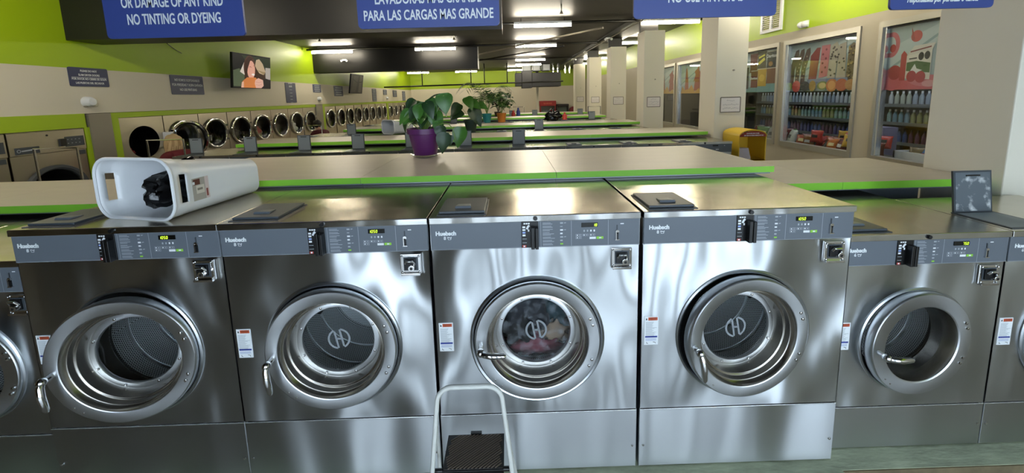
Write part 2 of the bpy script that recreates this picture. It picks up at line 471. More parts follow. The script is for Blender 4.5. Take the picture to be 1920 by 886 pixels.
# washers stand on concrete plinths
b = MB(); b.box(-2.035, 1.425, 1.40, 3.4, 0, 0.083, MT['pad']); b.box(-2.035, 1.425, 1.395, 1.40, 0, 0.08, MT['pad_edge']); struct(b.build('trim_11'))
b = MB(); b.box(1.425, 2.80, 1.43, 2.9, 0, 0.083, MT['pad']); b.box(1.425, 2.80, 1.425, 1.43, 0, 0.08, MT['pad_edge']); struct(b.build('trim_12'))
b = MB(); b.box(-4.3, -2.035, 1.43, 3.0, 0, 0.083, MT['pad']); struct(b.build('trim_13'))
# green surround and grey pilasters of the dryer wall
def trim(n, x0, x1, y0, y1, z0, z1, m):
    t = MB(); t.box(x0, x1, y0, y1, z0, z1, m); struct(t.build('trim_%d' % n))
trim(1, XL - 0.3, XL + 0.01, 3.6, 5.36, 1.475, 1.67, MT['wall_green'])
trim(2, XL - 0.3, XL + 0.012, 5.325, 5.39, 0, 1.475, MT['wall_green'])
trim(3, XL - 0.3, XL + 0.03, 5.39, 5.69, 0, 1.665, MT['grey_trim'])
trim(4, XL - 0.3, XL + 0.02, 5.69, 5.80, 0, 1.665, MT['wall_green'])
trim(5, XL - 0.3, XL + 0.015, 5.80, 11.74, 1.585, 1.665, MT['wall_green'])
trim(6, XL - 0.3, XL + 0.03, 11.74, 12.15, 0, 1.665, MT['grey_trim'])
trim(7, XL - 0.3, XL + 0.02, 12.15, 12.30, 0, 1.665, MT['wall_green'])
trim(8, XL - 0.3, XL + 0.015, 12.30, 18.62, 1.585, 1.665, MT['wall_green'])
trim(9, XL - 0.3, XL + 0.02, 18.62, 18.84, 0, 1.665, MT['wall_green'])
trim(10, XL - 0.3, XL + 0.015, 18.84, YF, 1.585, 1.665, MT['wall_green'])

# ------------------------------------------------------------------ washers
def arc(cxx, czz, r, a0, a1, n=12):
    return [(cxx + r * math.cos(math.radians(a0 + (a1 - a0) * i / n)), czz + r * math.sin(math.radians(a0 + (a1 - a0) * i / n))) for i in range(n + 1)]
SEG = {'0': 'abcdef', '1': 'bc', '5': 'afgcd', '8': 'abcdefg', '7': 'abc', ' ': ''}
def digits(mb, s, x, z, h, y, m):
    w = h * 0.5; t = h * 0.12
    for ch in s:
        for sg in SEG[ch]:
            p = {'a': ((0, h), (w, h)), 'b': ((w, h / 2), (w, h)), 'c': ((w, 0), (w, h / 2)), 'd': ((0, 0), (w, 0)), 'e': ((0, 0), (0, h / 2)), 'f': ((0, h / 2), (0, h)), 'g': ((0, h / 2), (w, h / 2))}[sg]
            q = [(x + a + 0.12 * c, z + c) for a, c in p]
            mb.ribbon(q, t * 1.5, y, m)
        x += w * 1.75

def make_washer(label, X, Y, Z, W, big=True, disp='1050', angle=0.0, handle='down', emblem=True, depth=0.9, lid_open=False, group=None, load=None, stripe_rot=0.0):
    H = 1.187 if big else 1.037
    d = H - 1.187
    zc = 0.634 if big else 0.537
    gr = 0.287 if big else 0.25
    dr = 0.262 if big else 0.240
    seam = 0.287 if big else 0.213
    xl, xr = -W / 2, W / 2
    pz0, pz1 = 1.047 + d, 1.160 + d
    root = thing('washing_machine', label, 'washing machine', (X, Y, Z), 0, group)
    # cabinet
    c = MB(); s = MT['steel']
    c.hole_plate(xl, xr, seam + 0.002, pz0 - 0.003, 0, zc, gr - 0.014, 0, s)
    c.box(xl, xl + 0.003, 0, depth, 0, H - 0.03, s); c.box(xr - 0.003, xr, 0, depth, 0, H - 0.03, s)
    c.box(xl + 0.003, xr - 0.003, depth - 0.003, depth, 0, H - 0.03, s)
    c.box(xl + 0.003, xr - 0.003, 0.012, 0.016, seam - 0.05, seam + 0.03, MT['rubber'])
    c.box(xl + 0.003, xr - 0.003, 0.004, 0.008, pz0 - 0.02, pz1 + 0.008, MT['rubber'])
    c.build('cabinet', root)
    c = MB(); c.box(xl + 0.001, xr - 0.001, -0.002, 0.006, 0.004, seam - 0.002, MT['steel_low'])
    c.box(xl + 0.001, xr - 0.001, -0.004, 0.004, seam - 0.0045, seam - 0.001, MT['alu_bright'])  # bright strip standing in for the highlight along the seam
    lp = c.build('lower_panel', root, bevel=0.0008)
    for sx in (xl + 0.018, xr - 0.018): c = MB(); c.ball((sx, -0.004, 0.11), 0.006, MT['chrome'], sy=0.6, n=8); c.build('screw', lp)
    # top
    c = MB()
    c.box(xl, xr, -0.012, depth, H - 0.004, H, MT['steel_top'])
    c.box(xl, xr, -0.014, -0.008, H - 0.027, H - 0.001, MT['steel_lip'])
    tp = c.build('top_panel', root, bevel=0.002)
    c = MB(); c.lathe([(0.0, -0.022), (0.008, -0.022), (0.0095, -0.018), (0.0095, -0.012)], MT['black'], 'y', (0, 0, H - 0.013), 16)
    c.build('key_lock', tp)
    # control panel
    c = MB(); g = MT['panel']
    c.box(xl + 0.002, xr - 0.002, -0.006, 0.003, pz0, pz1, g)
    cp = c.build('control_panel', root, bevel=0.002)
    c = MB(); y = -0.0066
    wp = MT['white_print']; gp = MT['grey_print']
    for zz in (pz0 + 0.0015, pz1 - 0.0015): c.ribbon([(xl + 0.004, zz), (xr - 0.004, zz)], 0.0016, y, gp)
    for xx in (xr - 0.410, xr - 0.284, xr - 0.132): c.ribbon([(xx, pz0 + 0.003), (xx, pz1 - 0.003)], 0.0014, y, gp)
    zz = pz1 - 0.010; rnd = random.Random(3)
    for blk in (2, 2, 2, 3, 2, 2, 2):
        for q in range(blk):
            c.ribbon([(xr - 0.402, zz), (xr - 0.402 + 0.028 + 0.022 * rnd.random(), zz)], 0.0022, y, gp); zz -= 0.0052
        zz -= 0.0035
    for q in range(7):
        z_ = pz1 - 0.012 - q * 0.0148; mm = MT['green_btn'] if q == 6 else (wp if q in (2, 3) else gp)
        c.ribbon([(xr - 0.330, z_), (xr - 0.318 - 0.002 * (q % 2), z_)], 0.006 if q != 1 else 0.003, y, mm)
        if q in (0, 2, 4): c.ribbon([(xr - 0.314, z_), (xr - 0.306, z_ + 0.001)], 0.003, y, gp)
    for q in range(4): c.ribbon([(xr - 0.234 + q * 0.0138, 1.112 + d), (xr - 0.228 + q * 0.0138, 1.112 + d)], 0.008, y, gp if q < 2 else wp)
    for q, (bx, bz) in enumerate(((0.266, 1.094), (0.238, 1.094), (0.210, 1.094), (0.266, 1.083))):
        c.ribbon([(xr - bx, bz + d), (xr - bx + 0.024, bz + d)], 0.0095, y, gp)
        c.ribbon([(xr - bx + 0.001, bz + d), (xr - bx + 0.023, bz + d)], 0.0075, y - 0.0003, g)
        c.ribbon([(xr - bx + 0.004, bz + d), (xr - bx + 0.009, bz + d)], 0.004, y - 0.0006, wp)
        c.ribbon([(xr - bx + 0.014, bz + d), (xr - bx + 0.020, bz + d)], 0.003, y - 0.0006, gp)
    c.ribbon([(xr - 0.209, 1.081 + d), (xr - 0.183, 1.081 + d)], 0.0095, y - 0.0003, wp)
    c.ribbon([(xr - 0.180, 1.081 + d), (xr - 0.152, 1.081 + d)], 0.0105, y - 0.0003, MT['green_btn'])
    c.ribbon([(xr - 0.170, 1.081 + d), (xr - 0.160, 1.081 + d)], 0.005, y - 0.0006, wp)
    c.ribbon([(xr - 0.082, 1.138 + d), (xr - 0.068, 1.138 + d)], 0.004, y, wp)
    # wash tub pictogram beside the number
    tx, tz = xl + 0.071, 1.097 + d
    c.ribbon([(tx, tz + 0.006), (tx + 0.003, tz - 0.006), (tx + 0.013, tz - 0.006), (tx + 0.016, tz + 0.006)], 0.002, y, wp)
    c.ribbon([(tx, tz + 0.002), (tx + 0.005, tz + 0.004), (tx + 0.010, tz + 0.001), (tx + 0.016, tz + 0.003)], 0.003, y, wp)
    c.build('printed_markings', cp)
    text_mesh('maker_lettering', ['Huebsch'], 0.0235, wp, cp, (xl + 0.065, y - 0.0004, 1.117 + d), bold=0.0011, width=1.02)
    text_mesh('load_number', ['8' if big else '6'], 0.019, wp, cp, (xl + 0.060, y - 0.0004, 1.097 + d), bold=0.0003)
    c = MB(); c.box(xr - 0.243, xr - 0.176, -0.009, -0.005, 1.128 + d, 1.146 + d, MT['lcd'])
    dp = c.build('display', cp)
    c = MB()
    n = len(disp); x_ = xr - 0.240 if n == 4 else xr - 0.176 - 0.0105 * n * 0.95
    digits(c, disp, x_ + 0.001, 1.1315 + d, 0.0105, -0.0094, MT['led'])
    dg = c.build('display_digits', cp)
    # card reader
    c = MB(); bk = MT['black']
    c.box(xr - 0.489, xr - 0.420, -0.010, -0.004, pz0 + 0.001, pz1 - 0.001, bk)
    cr = c.build('card_reader', root, bevel=0.001)
    c = MB(); yy = -0.0106
    for q in range(3): c.ribbon([(xr - 0.480 + q * 0.009, pz1 - 0.009), (xr - 0.473 + q * 0.009, pz1 - 0.009)], 0.006, yy, wp)
    for q in range(4): c.ribbon([(xr - 0.485, pz1 - 0.024 - q * 0.0115), (xr - 0.473, pz1 - 0.024 - q * 0.0115)], 0.0075, yy, wp if q != 2 else flat('8FA4D8'))
    c.ribbon([(xr - 0.467, pz1 - 0.033), (xr - 0.462, pz1 - 0.022), (xr - 0.456, pz1 - 0.017)], 0.009, yy, wp)
    c.ribbon([(xr - 0.460, pz1 - 0.034), (xr - 0.460, pz1 - 0.043)], 0.006, yy, wp)
    for zz in (0.074, 0.090): c.ribbon([(xr - 0.486, pz1 - zz), (xr - 0.468, pz1 - zz)], 0.0018, yy, gp)
    c.ribbon([(xr - 0.486, pz0 + 0.008), (xr - 0.471, pz0 + 0.008)], 0.0095, yy, MT['red'])
    c.ribbon([(xr - 0.482, pz0 + 0.008), (xr - 0.475, pz0 + 0.008)], 0.006, yy - 0.0003, wp)
    c.build('reader_symbols', cr)
    c = MB()
    c.box(xr - 0.451, xr - 0.437, -0.035, -0.008, pz0 + 0.002, pz1 - 0.020, bk); c.box(xr - 0.434, xr - 0.421, -0.035, -0.008, pz0 + 0.002, pz1 - 0.022, bk)
    c.box(xr - 0.438, xr - 0.433, -0.022, -0.008, pz0 + 0.002, pz1 - 0.020, bk)
    c.build('card_slot', cr, bevel=0.002)
    # coin slot
    c = MB(); ch = MT['chrome']
    c.cyl((xr - 0.095, -0.012, 1.106 + d), (xr - 0.095, -0.004, 1.106 + d), 0.0075, ch)
    c.box(xr - 0.0975, xr - 0.0935, -0.0085, -0.006, 1.106 + d, 1.134 + d, MT['panel_dark'])
    c.box(xr - 0.099, xr - 0.091, -0.012, -0.006, 1.074 + d, 1.103 + d, bk)
    c.box(xr - 0.102, xr - 0.0985, -0.013, -0.006, 1.074 + d, 1.106 + d, ch)
    c.box(xr - 0.104, xr - 0.086, -0.014, -0.006, 1.070 + d, 1.074 + d, ch)
    c.build('coin_slot', root)
    # coin vault lock plate
    c = MB(); vx0, vx1, vz0, vz1 = xr - 0.120, xr - 0.034, 0.950 + d, 1.036 + d
    c.box(vx0, vx1, -0.012, 0.0, vz0, vz1, ch)
    v = c.build('coin_vault', root, bevel=0.003)
    c = MB(); vx, vz = (vx0 + vx1) / 2, (vz0 + vz1) / 2 + 0.002
    c.box(vx0 + 0.014, vx1 - 0.012, -0.0135, -0.011, vz0 + 0.016, vz1 - 0.012, MT['panel_dark'])
    c.box(vx - 0.024, vx + 0.022, -0.020, -0.012, vz - 0.022, vz + 0.024, bk)
    c.tube([(vx - 0.018, -0.024, vz + 0.006), (vx - 0.014, -0.03, vz + 0.018), (vx + 0.012, -0.03, vz + 0.018), (vx + 0.018, -0.024, vz + 0.004), (vx + 0.012, -0.03, vz - 0.010)], 0.0055, ch)
    c.cyl((vx + 0.008, -0.038, vz - 0.010), (vx + 0.008, -0.018, vz - 0.010), 0.013, ch, 14)
    c.cyl((vx + 0.008, -0.039, vz - 0.010), (vx + 0.008, -0.0375, vz - 0.010), 0.006, bk, 10)
    for sx in (vx0 + 0.009, vx1 - 0.008):
        for sz in (vz0 + 0.010, vz1 - 0.008): c.ball((sx, -0.013, sz), 0.005, ch, n=8)
    c.box(vx0 + 0.004, vx1 - 0.004, -0.022, -0.010, vz0 - 0.003, vz0 + 0.006, ch)
    c.build('vault_lock', v, bevel=0.001)
    # warning label
    lz1 = 0.722 if big else 0.630
    c = MB(); lx0, lx1, lz0 = xl + 0.014, xl + 0.074, lz1 - 0.130
    c.box(lx0, lx1, -0.0018, 0, lz0, lz1, MT['white_print'])
    lb = c.build('warning_sticker', root); lb['label'] = 'white printed sticker with orange header'
    c = MB(); y = -0.0022
    c.ribbon([(lx0 + 0.016, lz1 - 0.011), (lx1 - 0.004, lz1 - 0.011)], 0.014, y, MT['orange'])
    c.ribbon([(lx0 + 0.020, lz1 - 0.008), (lx1 - 0.008, lz1 - 0.008)], 0.0022, y - 0.0003, bk)
    c.ribbon([(lx0 + 0.022, lz1 - 0.0145), (lx1 - 0.010, lz1 - 0.0145)], 0.0018, y - 0.0003, bk)
    c.face([(lx0 + 0.005, y, lz1 - 0.016), (lx0 + 0.013, y, lz1 - 0.016), (lx0 + 0.009, y, lz1 - 0.006)], bk)
    rnd = random.Random(5); z_ = lz1 - 0.026
    for q in range(16):
        c.ribbon([(lx0 + 0.006, z_), (lx1 - 0.006 - 0.022 * rnd.random(), z_)], 0.0016, y, gp); z_ -= 0.0042
    c.ribbon([(lx0 + 0.004, lz0 + 0.037), (lx1 - 0.004, lz0 + 0.037)], 0.0075, y, MT['blue_print'])
    for q in range(3): c.ribbon([(lx0 + 0.006, lz0 + 0.028 - q * 0.004), (lx1 - 0.008, lz0 + 0.028 - q * 0.004)], 0.0015, y, flat('8E9CC8'))
    c.ribbon([(lx0 + 0.011, lz0 + 0.013), (lx0 + 0.011, lz0 + 0.007), (lx0 + 0.017, lz0 + 0.006)], 0.0022, y, bk)
    c.ribbon([(lx1 - 0.022, lz0 + 0.013), (lx1 - 0.012, lz0 + 0.011), (lx1 - 0.012, lz0 + 0.006)], 0.0022, y, bk)
    c.build('sticker_print', lb)
    # rim round the drum mouth
    c = MB()
    c.lathe([(gr - 0.016, 0.02), (gr - 0.014, -0.006), (gr - 0.006, -0.010), (gr, -0.006), (gr + 0.001, 0.001)], MT['rim'], 'y', (0, 0, zc), 72)
    c.lathe([(gr - 0.016, 0.02), (gr - 0.030, 0.03), (0.215 if big else 0.20, 0.045), (0.205 if big else 0.185, 0.10)], MT['rubber'], 'y', (0, 0, zc), 72)
    c.build('door_rim', root)
    # drum
    rd = 0.235 if big else 0.205
    c = MB()
    c.lathe([(0.205 if big else 0.185, 0.09), (rd, 0.10), (rd, 0.46), (rd - 0.01, 0.475), (0.0001, 0.475)], MT['drum'], 'y', (0, 0, 0), 64)
    for yy in (0.20, 0.33): c.lathe([(rd - 0.001, yy - 0.009), (rd - 0.004, yy), (rd - 0.001, yy + 0.009)], MT['alu_bright'], 'y', (0, 0, 0), 64)
    for a in (stripe_rot, stripe_rot + (1.3 if stripe_rot < 1.57 else -1.3)):
        u = Vector((math.cos(a), 0, math.sin(a))); w = Vector((-math.sin(a), 0, math.cos(a)))
        B = [u * (rd - 0.002) + w * 0.045, u * (rd - 0.002) - w * 0.045, u * (rd - 0.10) - w * 0.012, u * (rd - 0.10) + w * 0.012]
        c.hexa([p + Vector((0, 0.12, 0)) for p in B], [p + Vector((0, 0.46, 0)) for p in B], MT['dark_drum'])
    c.lathe([(0.085, 0.474), (0.08, 0.462), (0.03, 0.458), (0.0001, 0.458)], MT['bowl'], 'y', (0, 0, 0), 32)
    dro = c.build('drum', root, loc=(0, 0, zc))
    # door, hinged on its right edge
    hx = gr - 0.012
    hinge = (hx, 0.012, zc)
    c = MB(); o = (-hx, 0, 0)
    if big:
        k = dr / 0.262
        c.lathe([(0.256, 0.012), (0.266, 0.006), (0.268, -0.002), (0.268, -0.026), (0.265, -0.033), (0.261, -0.0355), (0.2605, -0.036), (0.218, -0.036), (0.2175, -0.0358), (0.215, -0.034)], MT['ring'], 'y', o, 96)
        c.lathe([(0.215, -0.034), (0.209, -0.014), (0.205, -0.011), (0.201, -0.013), (0.1955, 0.008), (0.1915, 0.011), (0.1875, 0.009), (0.180, 0.040), (0.176, 0.050)], MT['bowl'], 'y', o, 96)
        c.lathe([(0.176, 0.050), (0.170, 0.046), (0.153, 0.046), (0.150, 0.050), (0.150, 0.060)], MT['ring'], 'y', o, 96)
        gR, gy = 0.151, 0.056
    else:
        c.lathe([(0.226, 0.012), (0.236, 0.006), (0.240, -0.002), (0.240, -0.026), (0.238, -0.031), (0.235, -0.0335), (0.2345, -0.034), (0.1805, -0.034), (0.180, -0.0338), (0.176, -0.030)], MT['ring'], 'y', o, 96)
        c.lathe([(0.176, -0.030), (0.172, -0.018), (0.166, 0.03), (0.160, 0.06)], MT['bowl'], 'y', o, 96)
        gR, gy = 0.168, 0.02
    door = c.build('door', root, loc=hinge, rotz=math.radians(angle))
    c = MB(); c.lathe([(gR, gy), (gR * 0.7, gy + 0.004), (0.0001, gy + 0.006)], MT['suds_glass' if load else 'door_glass'], 'y', o, 48)
    c.build('door_glass', door)
    ra = 0.247 if big else 0.220
    spots = [(o[0] + 0.163 * math.cos(PI / 8 + a * PI / 4), 0.044, 0.163 * math.sin(PI / 8 + a * PI / 4), 0.0055) for a in range(8)] if big else []
    spots += [(o[0] + ra * math.cos(math.radians(t)) * 0.985, -0.037 if big else -0.035, ra * math.sin(math.radians(t)), 0.0075) for t in (17, 24, -20, -27)]
    spots += [(o[0] + ra * math.cos(math.radians(t)), -0.0365 if big else -0.0345, ra * math.sin(math.radians(t)), 0.004) for t in (222, 231)]
    for bx, by, bz, br in spots: c = MB(); c.ball((bx, by, bz), br, MT['chrome'], sy=0.7, n=8); c.build('bolt', door)
    hp = (o[0] - (0.240 if big else 0.212), -0.036, -0.014)
    c = MB()
    c.cyl(hp, (hp[0], hp[1] - 0.03, hp[2]), 0.0125, MT['chrome'], 16)
    if handle == 'right': dv = Vector((1, 0, -0.06)); ln = 0.105
    elif handle == 'down': dv = Vector((0.12, 0, -1)); ln = 0.115
    p0 = Vector((hp[0], hp[1] - 0.035, hp[2]))
    c.ball(p0, 0.017, MT['chrome'], n=14)
    c.tube([p0, p0 + dv * ln * 0.15 + Vector((0, -0.012, 0)), p0 + dv * ln * 0.45 + Vector((0, -0.018, 0)), p0 + dv * ln * 0.9 + Vector((0, -0.016, 0)), p0 + dv * ln + Vector((0, -0.015, 0))], [0.012, 0.012, 0.013, 0.011, 0.006], MT['chrome'], 14)
    c.build('door_handle', door)
    for sz in (0.10, -0.10): c = MB(); c.box(o[0] + ra - 0.02, 0.010, 0.002, 0.012, sz - 0.022, sz + 0.022, MT['black']); c.build('hinge', door)
    if emblem:
        c = MB(); yy = gy - 0.004; w_ = 0.0085; m_ = MT['frost']; ox = o[0]
        c.ribbon([(ox + p[0], p[1]) for p in arc(0, 0, 0.044, 118, 262)], w_, yy, m_)
        c.ribbon([(ox + p[0], p[1]) for p in arc(0, 0, 0.044, -62, 82)], w_, yy, m_)
        c.ribbon([(ox - 0.018, 0.036), (ox - 0.004, -0.043)], w_, yy, m_); c.ribbon([(ox + 0.004, 0.043), (ox + 0.019, -0.036)], w_, yy, m_)
        c.ribbon([(ox - 0.012, 0.001), (ox + 0.012, -0.001)], w_, yy, m_)
        e = c.build('emblem', door); e['label'] = 'pale frosted letter emblem on the glass'
    # soap box lid
    sx0, sx1 = xl + 0.035, xl + 0.225
    c = MB()
    c.box(sx0 - 0.008, sx1 + 0.008, 0.012, 0.24, H - 0.002, H + 0.003, MT['panel_dark'])
    if lid_open: c.box(sx0 + 0.004, sx1 - 0.004, 0.024, 0.222, H + 0.003, H + 0.0035, flat('9AA4A8'))
    so = c.build('soap_box', root, bevel=0.001)
    c = MB()
    c.box(0, sx1 - sx0, -0.205, 0, 0, 0.010, MT['panel_dark'])
    if lid_open:
        c.box(0.008, sx1 - sx0 - 0.008, -0.197, -0.006, -0.001, 0, MT['worn'])
        c.box(0.06, 0.13, -0.185, -0.178, -0.004, 0, MT['black'])
    else:
        c.hexa([(0.060, -0.165, 0.010), (0.130, -0.165, 0.010), (0.122, -0.105, 0.010), (0.068, -0.105, 0.010)], [(0.062, -0.160, 0.019), (0.128, -0.160, 0.019), (0.122, -0.107, 0.013), (0.068, -0.107, 0.013)], MT['panel'])
    l = c.build('soap_lid', so, bevel=0.002, loc=(sx0, 0.232, H + 0.003))
    if lid_open: l.rotation_euler.x = math.radians(-97)
    return root

def worn_mat():
    m = mat('worn_grey', '5F676C', 0.6); nt = m.node_tree; b_ = nt.nodes['Principled BSDF']
    n = nt.nodes.new('ShaderNodeTexNoise'); n.inputs['Scale'].default_value = 16; n.inputs['Detail'].default_value = 7
    tc = nt.nodes.new('ShaderNodeTexCoord'); nt.links.new(tc.outputs['Object'], n.inputs['Vector'])
    cr = nt.nodes.new('ShaderNodeValToRGB'); cr.color_ramp.elements[0].position = 0.56; cr.color_ramp.elements[1].position = 0.74
    cr.color_ramp.elements[0].color = lin('5A6268'); cr.color_ramp.elements[1].color = lin('D8DCDC')
    nt.links.new(n.outputs['Fac'], cr.inputs['Fac']); nt.links.new(cr.outputs['Color'], b_.inputs['Base Color'])
    return m
MT['worn'] = worn_mat()

ZP = 0.083
make_washer('large steel front-load washer under the white hamper, its door standing ajar', -1.610, 1.48, ZP, 0.838, disp='1050', angle=10, emblem=False, stripe_rot=2.25)
make_washer('large steel washer with empty drum, between the hamper washer and the loaded one', -0.766, 1.48, ZP, 0.848, disp='1050', angle=4, stripe_rot=2.5)
make_washer('large steel washer behind the step stool with wet clothes behind its glass', 0.098, 1.48, ZP, 0.864, disp='18', angle=0, handle='right', load=True)
make_washer('large steel washer at the right end of the four tall ones, door unlatched', 0.980, 1.48, ZP, 0.874, disp='1050', angle=5, stripe_rot=0.75)
make_washer('lower steel washer right of the four tall ones, wide flat door ring, soap lid closed', 1.787, 1.53, ZP, 0.728, big=False, disp='750', angle=4, handle='right', emblem=False, stripe_rot=1.2)
make_washer('lower steel washer at far right with its soap lid propped open beside the pillar', 2.516, 1.53, ZP, 0.722, big=False, disp='750', angle=0, handle='right', emblem=False, depth=0.50, lid_open=True)
make_washer('lower steel washer at the left edge, beside the hamper washer', -2.402, 1.53, ZP, 0.728, big=False, disp='750', angle=4, handle='down', emblem=False)
make_washer('lower steel washer at far left, mostly beyond the edge of the view', -3.136, 1.53, ZP, 0.728, big=False, disp='750', handle='down', emblem=False)

# wet clothes inside the third washer
for nm, lab, p, r, m, sc, sd in (
    ('wet_garment', 'dark navy wet garment pressed against the washer glass', (0.04, 1.655, 0.79), 0.125, '141822', (1.0, 0.38, 0.9), 1),
    ('wet_garment', 'teal wet garment behind the washer glass, right of the emblem', (0.205, 1.65, 0.765), 0.085, '123A40', (0.9, 0.4, 1.0), 2),
    ('wet_garment', 'black wet garment at left behind the washer glass', (0.02, 1.65, 0.66), 0.10, '101013', (0.8, 0.4, 1.1), 3),
    ('wet_garment', 'pink wet garment at the bottom of the washer glass', (0.095, 1.645, 0.575), 0.085, '8A4550', (1.3, 0.4, 0.5), 4),
    ('wet_garment', 'tan wet garment at lower right behind the washer glass', (0.205, 1.65, 0.645), 0.070, 'A88E74', (0.9, 0.4, 0.8), 5)):
    c = MB(); c.ball((0, 0, 0), r, flat(m, 0.7), *sc, n=32, jit=0.9, seed=sd)
    o = c.build(nm, loc=p, smooth=True); tag(o, lab, 'clothing', 'wash load in the third large washer')

# ------------------------------------------------------------------ counters over the machine rows
def counter(label, x0, x1, y0, y1, z, group, t=0.035):
    r = thing('folding_counter', label, 'counter', ((x0 + x1) / 2, (y0 + y1) / 2, z - t), 0, group)
    hx, hy = (x1 - x0) / 2 - 0.0012, (y1 - y0) / 2
    c = MB(); c.box(-hx, hx, -hy + 0.002, hy, 0, t, MT['laminate']); c.build('worktop', r)
    c = MB(); c.box(-hx, hx, -hy, -hy + 0.002, -0.008, t - 0.0005, MT['edge_green']); e = c.build('edge_strip', r); e['label'] = 'bright green front edge'
    c = MB(); c.box(-hx + 0.0, hx, -hy + 0.03, hy - 0.03, -0.022, -0.0005, MT['support']); c.build('support_board', r)
    return r
g1 = 'beige counters with green edges above the front washers'
for i, (x0, x1, w) in enumerate(((-2.08, -0.84, 'behind the white hamper'), (-0.84, 0.262, 'under the purple flower pot'), (0.262, 1.50, 'right of the purple flower pot'))):
    counter('raised beige counter segment with green edge, ' + w, x0, x1, 2.065, 2.97, 1.32, g1, 0.026)
    c = MB(); c.box(x0, x1, 2.395, 2.45, ZP, 1.272, MT['support'])
    struct(c.build('partition'))
for x0, x1, w in ((1.30, 1.95, 'low, right of the tall washers'), (1.95, 2.80, 'low, ending at the near pillar'), (-3.2, -2.05, 'low counter at left, behind the hamper opening'), (-4.3, -3.2, 'low counter at the left picture edge')):
    counter('beige counter segment with green edge, ' + w, x0, x1, 2.12, 2.86, 1.20, g1)
    c = MB(); c.box(x0, x1, 2.47, 2.53, 0.08, 1.142, MT['support']); struct(c.build('partition'))

# far rows: small washers facing the camera, seen mostly by their tops
def far_washer(label, loc, W, group, open_lid):
    r = thing('washing_machine', label, 'washing machine', loc, 0, group)
    H = 1.027
    for nm, me in FW[open_lid]:
        o = bpy.data.objects.new(nm, me); COL.objects.link(o); o.parent = r
    return r
def build_far(W):
    res = {}
    base = []
    H = 1.027; xl, xr = -W / 2 + 0.002, W / 2 - 0.002
    def fin(mb, nm):
        bmesh.ops.recalc_face_normals(mb.bm, faces=mb.bm.faces); sharpen(mb.bm); me = bpy.data.meshes.new(nm); mb.bm.to_mesh(me); mb.bm.free()
        for m in mb.mats: me.materials.append(m)
        return me
    c = MB(); c.hole_plate(xl, xr, 0, 0.89, 0, 0.53, 0.235, 0, MT['steel']); c.box(xl, xl + 0.003, 0, 0.7, 0, H - 0.03, MT['steel']); c.box(xr - 0.003, xr, 0, 0.7, 0, H - 0.03, MT['steel']); c.box(xl, xr, 0.697, 0.7, 0, H - 0.03, MT['steel'])
    base.append(('cabinet', fin(c, 'cabinet')))
    c = MB(); c.box(xl, xr, -0.012, 0.7, H - 0.004, H, MT['steel_top']); c.box(xl, xr, -0.014, -0.008, H - 0.027, H - 0.001, MT['steel_lip'])
    base.append(('top_panel', fin(c, 'top_panel')))
    c = MB(); c.cyl((0, -0.022, H - 0.013), (0, -0.012, H - 0.013), 0.011, MT['black'], 12); base.append(('key_lock', fin(c, 'key_lock')))
    c = MB(); c.box(xl + 0.002, xr - 0.002, -0.006, 0.003, 0.895, 0.998, MT['panel'])
    c.box(xr - 0.243, xr - 0.176, -0.009, -0.005, 0.968, 0.986, MT['lcd'])
    c.ribbon([(xr - 0.205, 0.93), (xr - 0.165, 0.93)], 0.01, -0.008, MT['white_print']); c.ribbon([(xr - 0.1, 0.975), (xr - 0.09, 0.975)], 0.008, -0.008, MT['white_print'])
    c.ribbon([(xr - 0.38, 0.95), (xr - 0.37, 0.95)], 0.01, -0.008, MT['white_print'])
    base.append(('control_panel', fin(c, 'control_panel')))
    c = MB(); c.lathe([(0.24, 0.0), (0.24, -0.03), (0.23, -0.035), (0.17, -0.035), (0.16, 0.03), (0.0001, 0.06)], MT['ring'], 'y', (0, 0, 0.53), 40); base.append(('door', fin(c, 'door')))
    lx0 = xl + 0.035
    c = MB(); c.box(lx0 - 0.008, lx0 + 0.175, 0.012, 0.235, H - 0.002, H + 0.003, MT['panel_dark']); c.box(lx0, lx0 + 0.165, 0.03, 0.23, H + 0.004, H + 0.012, MT['panel'])
    c.box(lx0 + 0.05, lx0 + 0.11, 0.06, 0.11, H + 0.012, H + 0.02, MT['panel_dark'])
    closed = ('soap_lid', fin(c, 'soap_lid'))
    c = MB(); c.box(lx0 - 0.008, lx0 + 0.175, 0.012, 0.235, H - 0.002, H + 0.003, MT['panel_dark'])
    c.box(lx0, lx0 + 0.165, 0.222, 0.234, H + 0.004, H + 0.205, MT['panel_dark']); c.box(lx0 + 0.008, lx0 + 0.157, 0.221, 0.223, H + 0.012, H + 0.197, flat('828A8F', 0.6))
    c.box(lx0 + 0.045, lx0 + 0.12, 0.217, 0.222, H + 0.178, H + 0.186, MT['black'])
    opened = ('soap_lid', fin(c, 'soap_lid'))
    return {False: base + [closed], True: base + [opened]}
PW = 0.70
FW = build_far(PW)
rows = ( # front Y, first seam X, machines, counter x0, x1, indices with open lids (from the left), name
    (4.64, -4.19, 10, -3.75, 2.76, (0, 1, 2, 3, 4, 5, 6), 'second'),
    (6.75, -3.75, 9, -3.2, 2.56, (1, 3, 6), 'third'),
    (9.25, -3.6, 9, -3.15, 2.55, (3, 8), 'fourth'),
    (11.3, -3.5, 9, -3.2, 2.5, (5, 6, 8), 'fifth'))
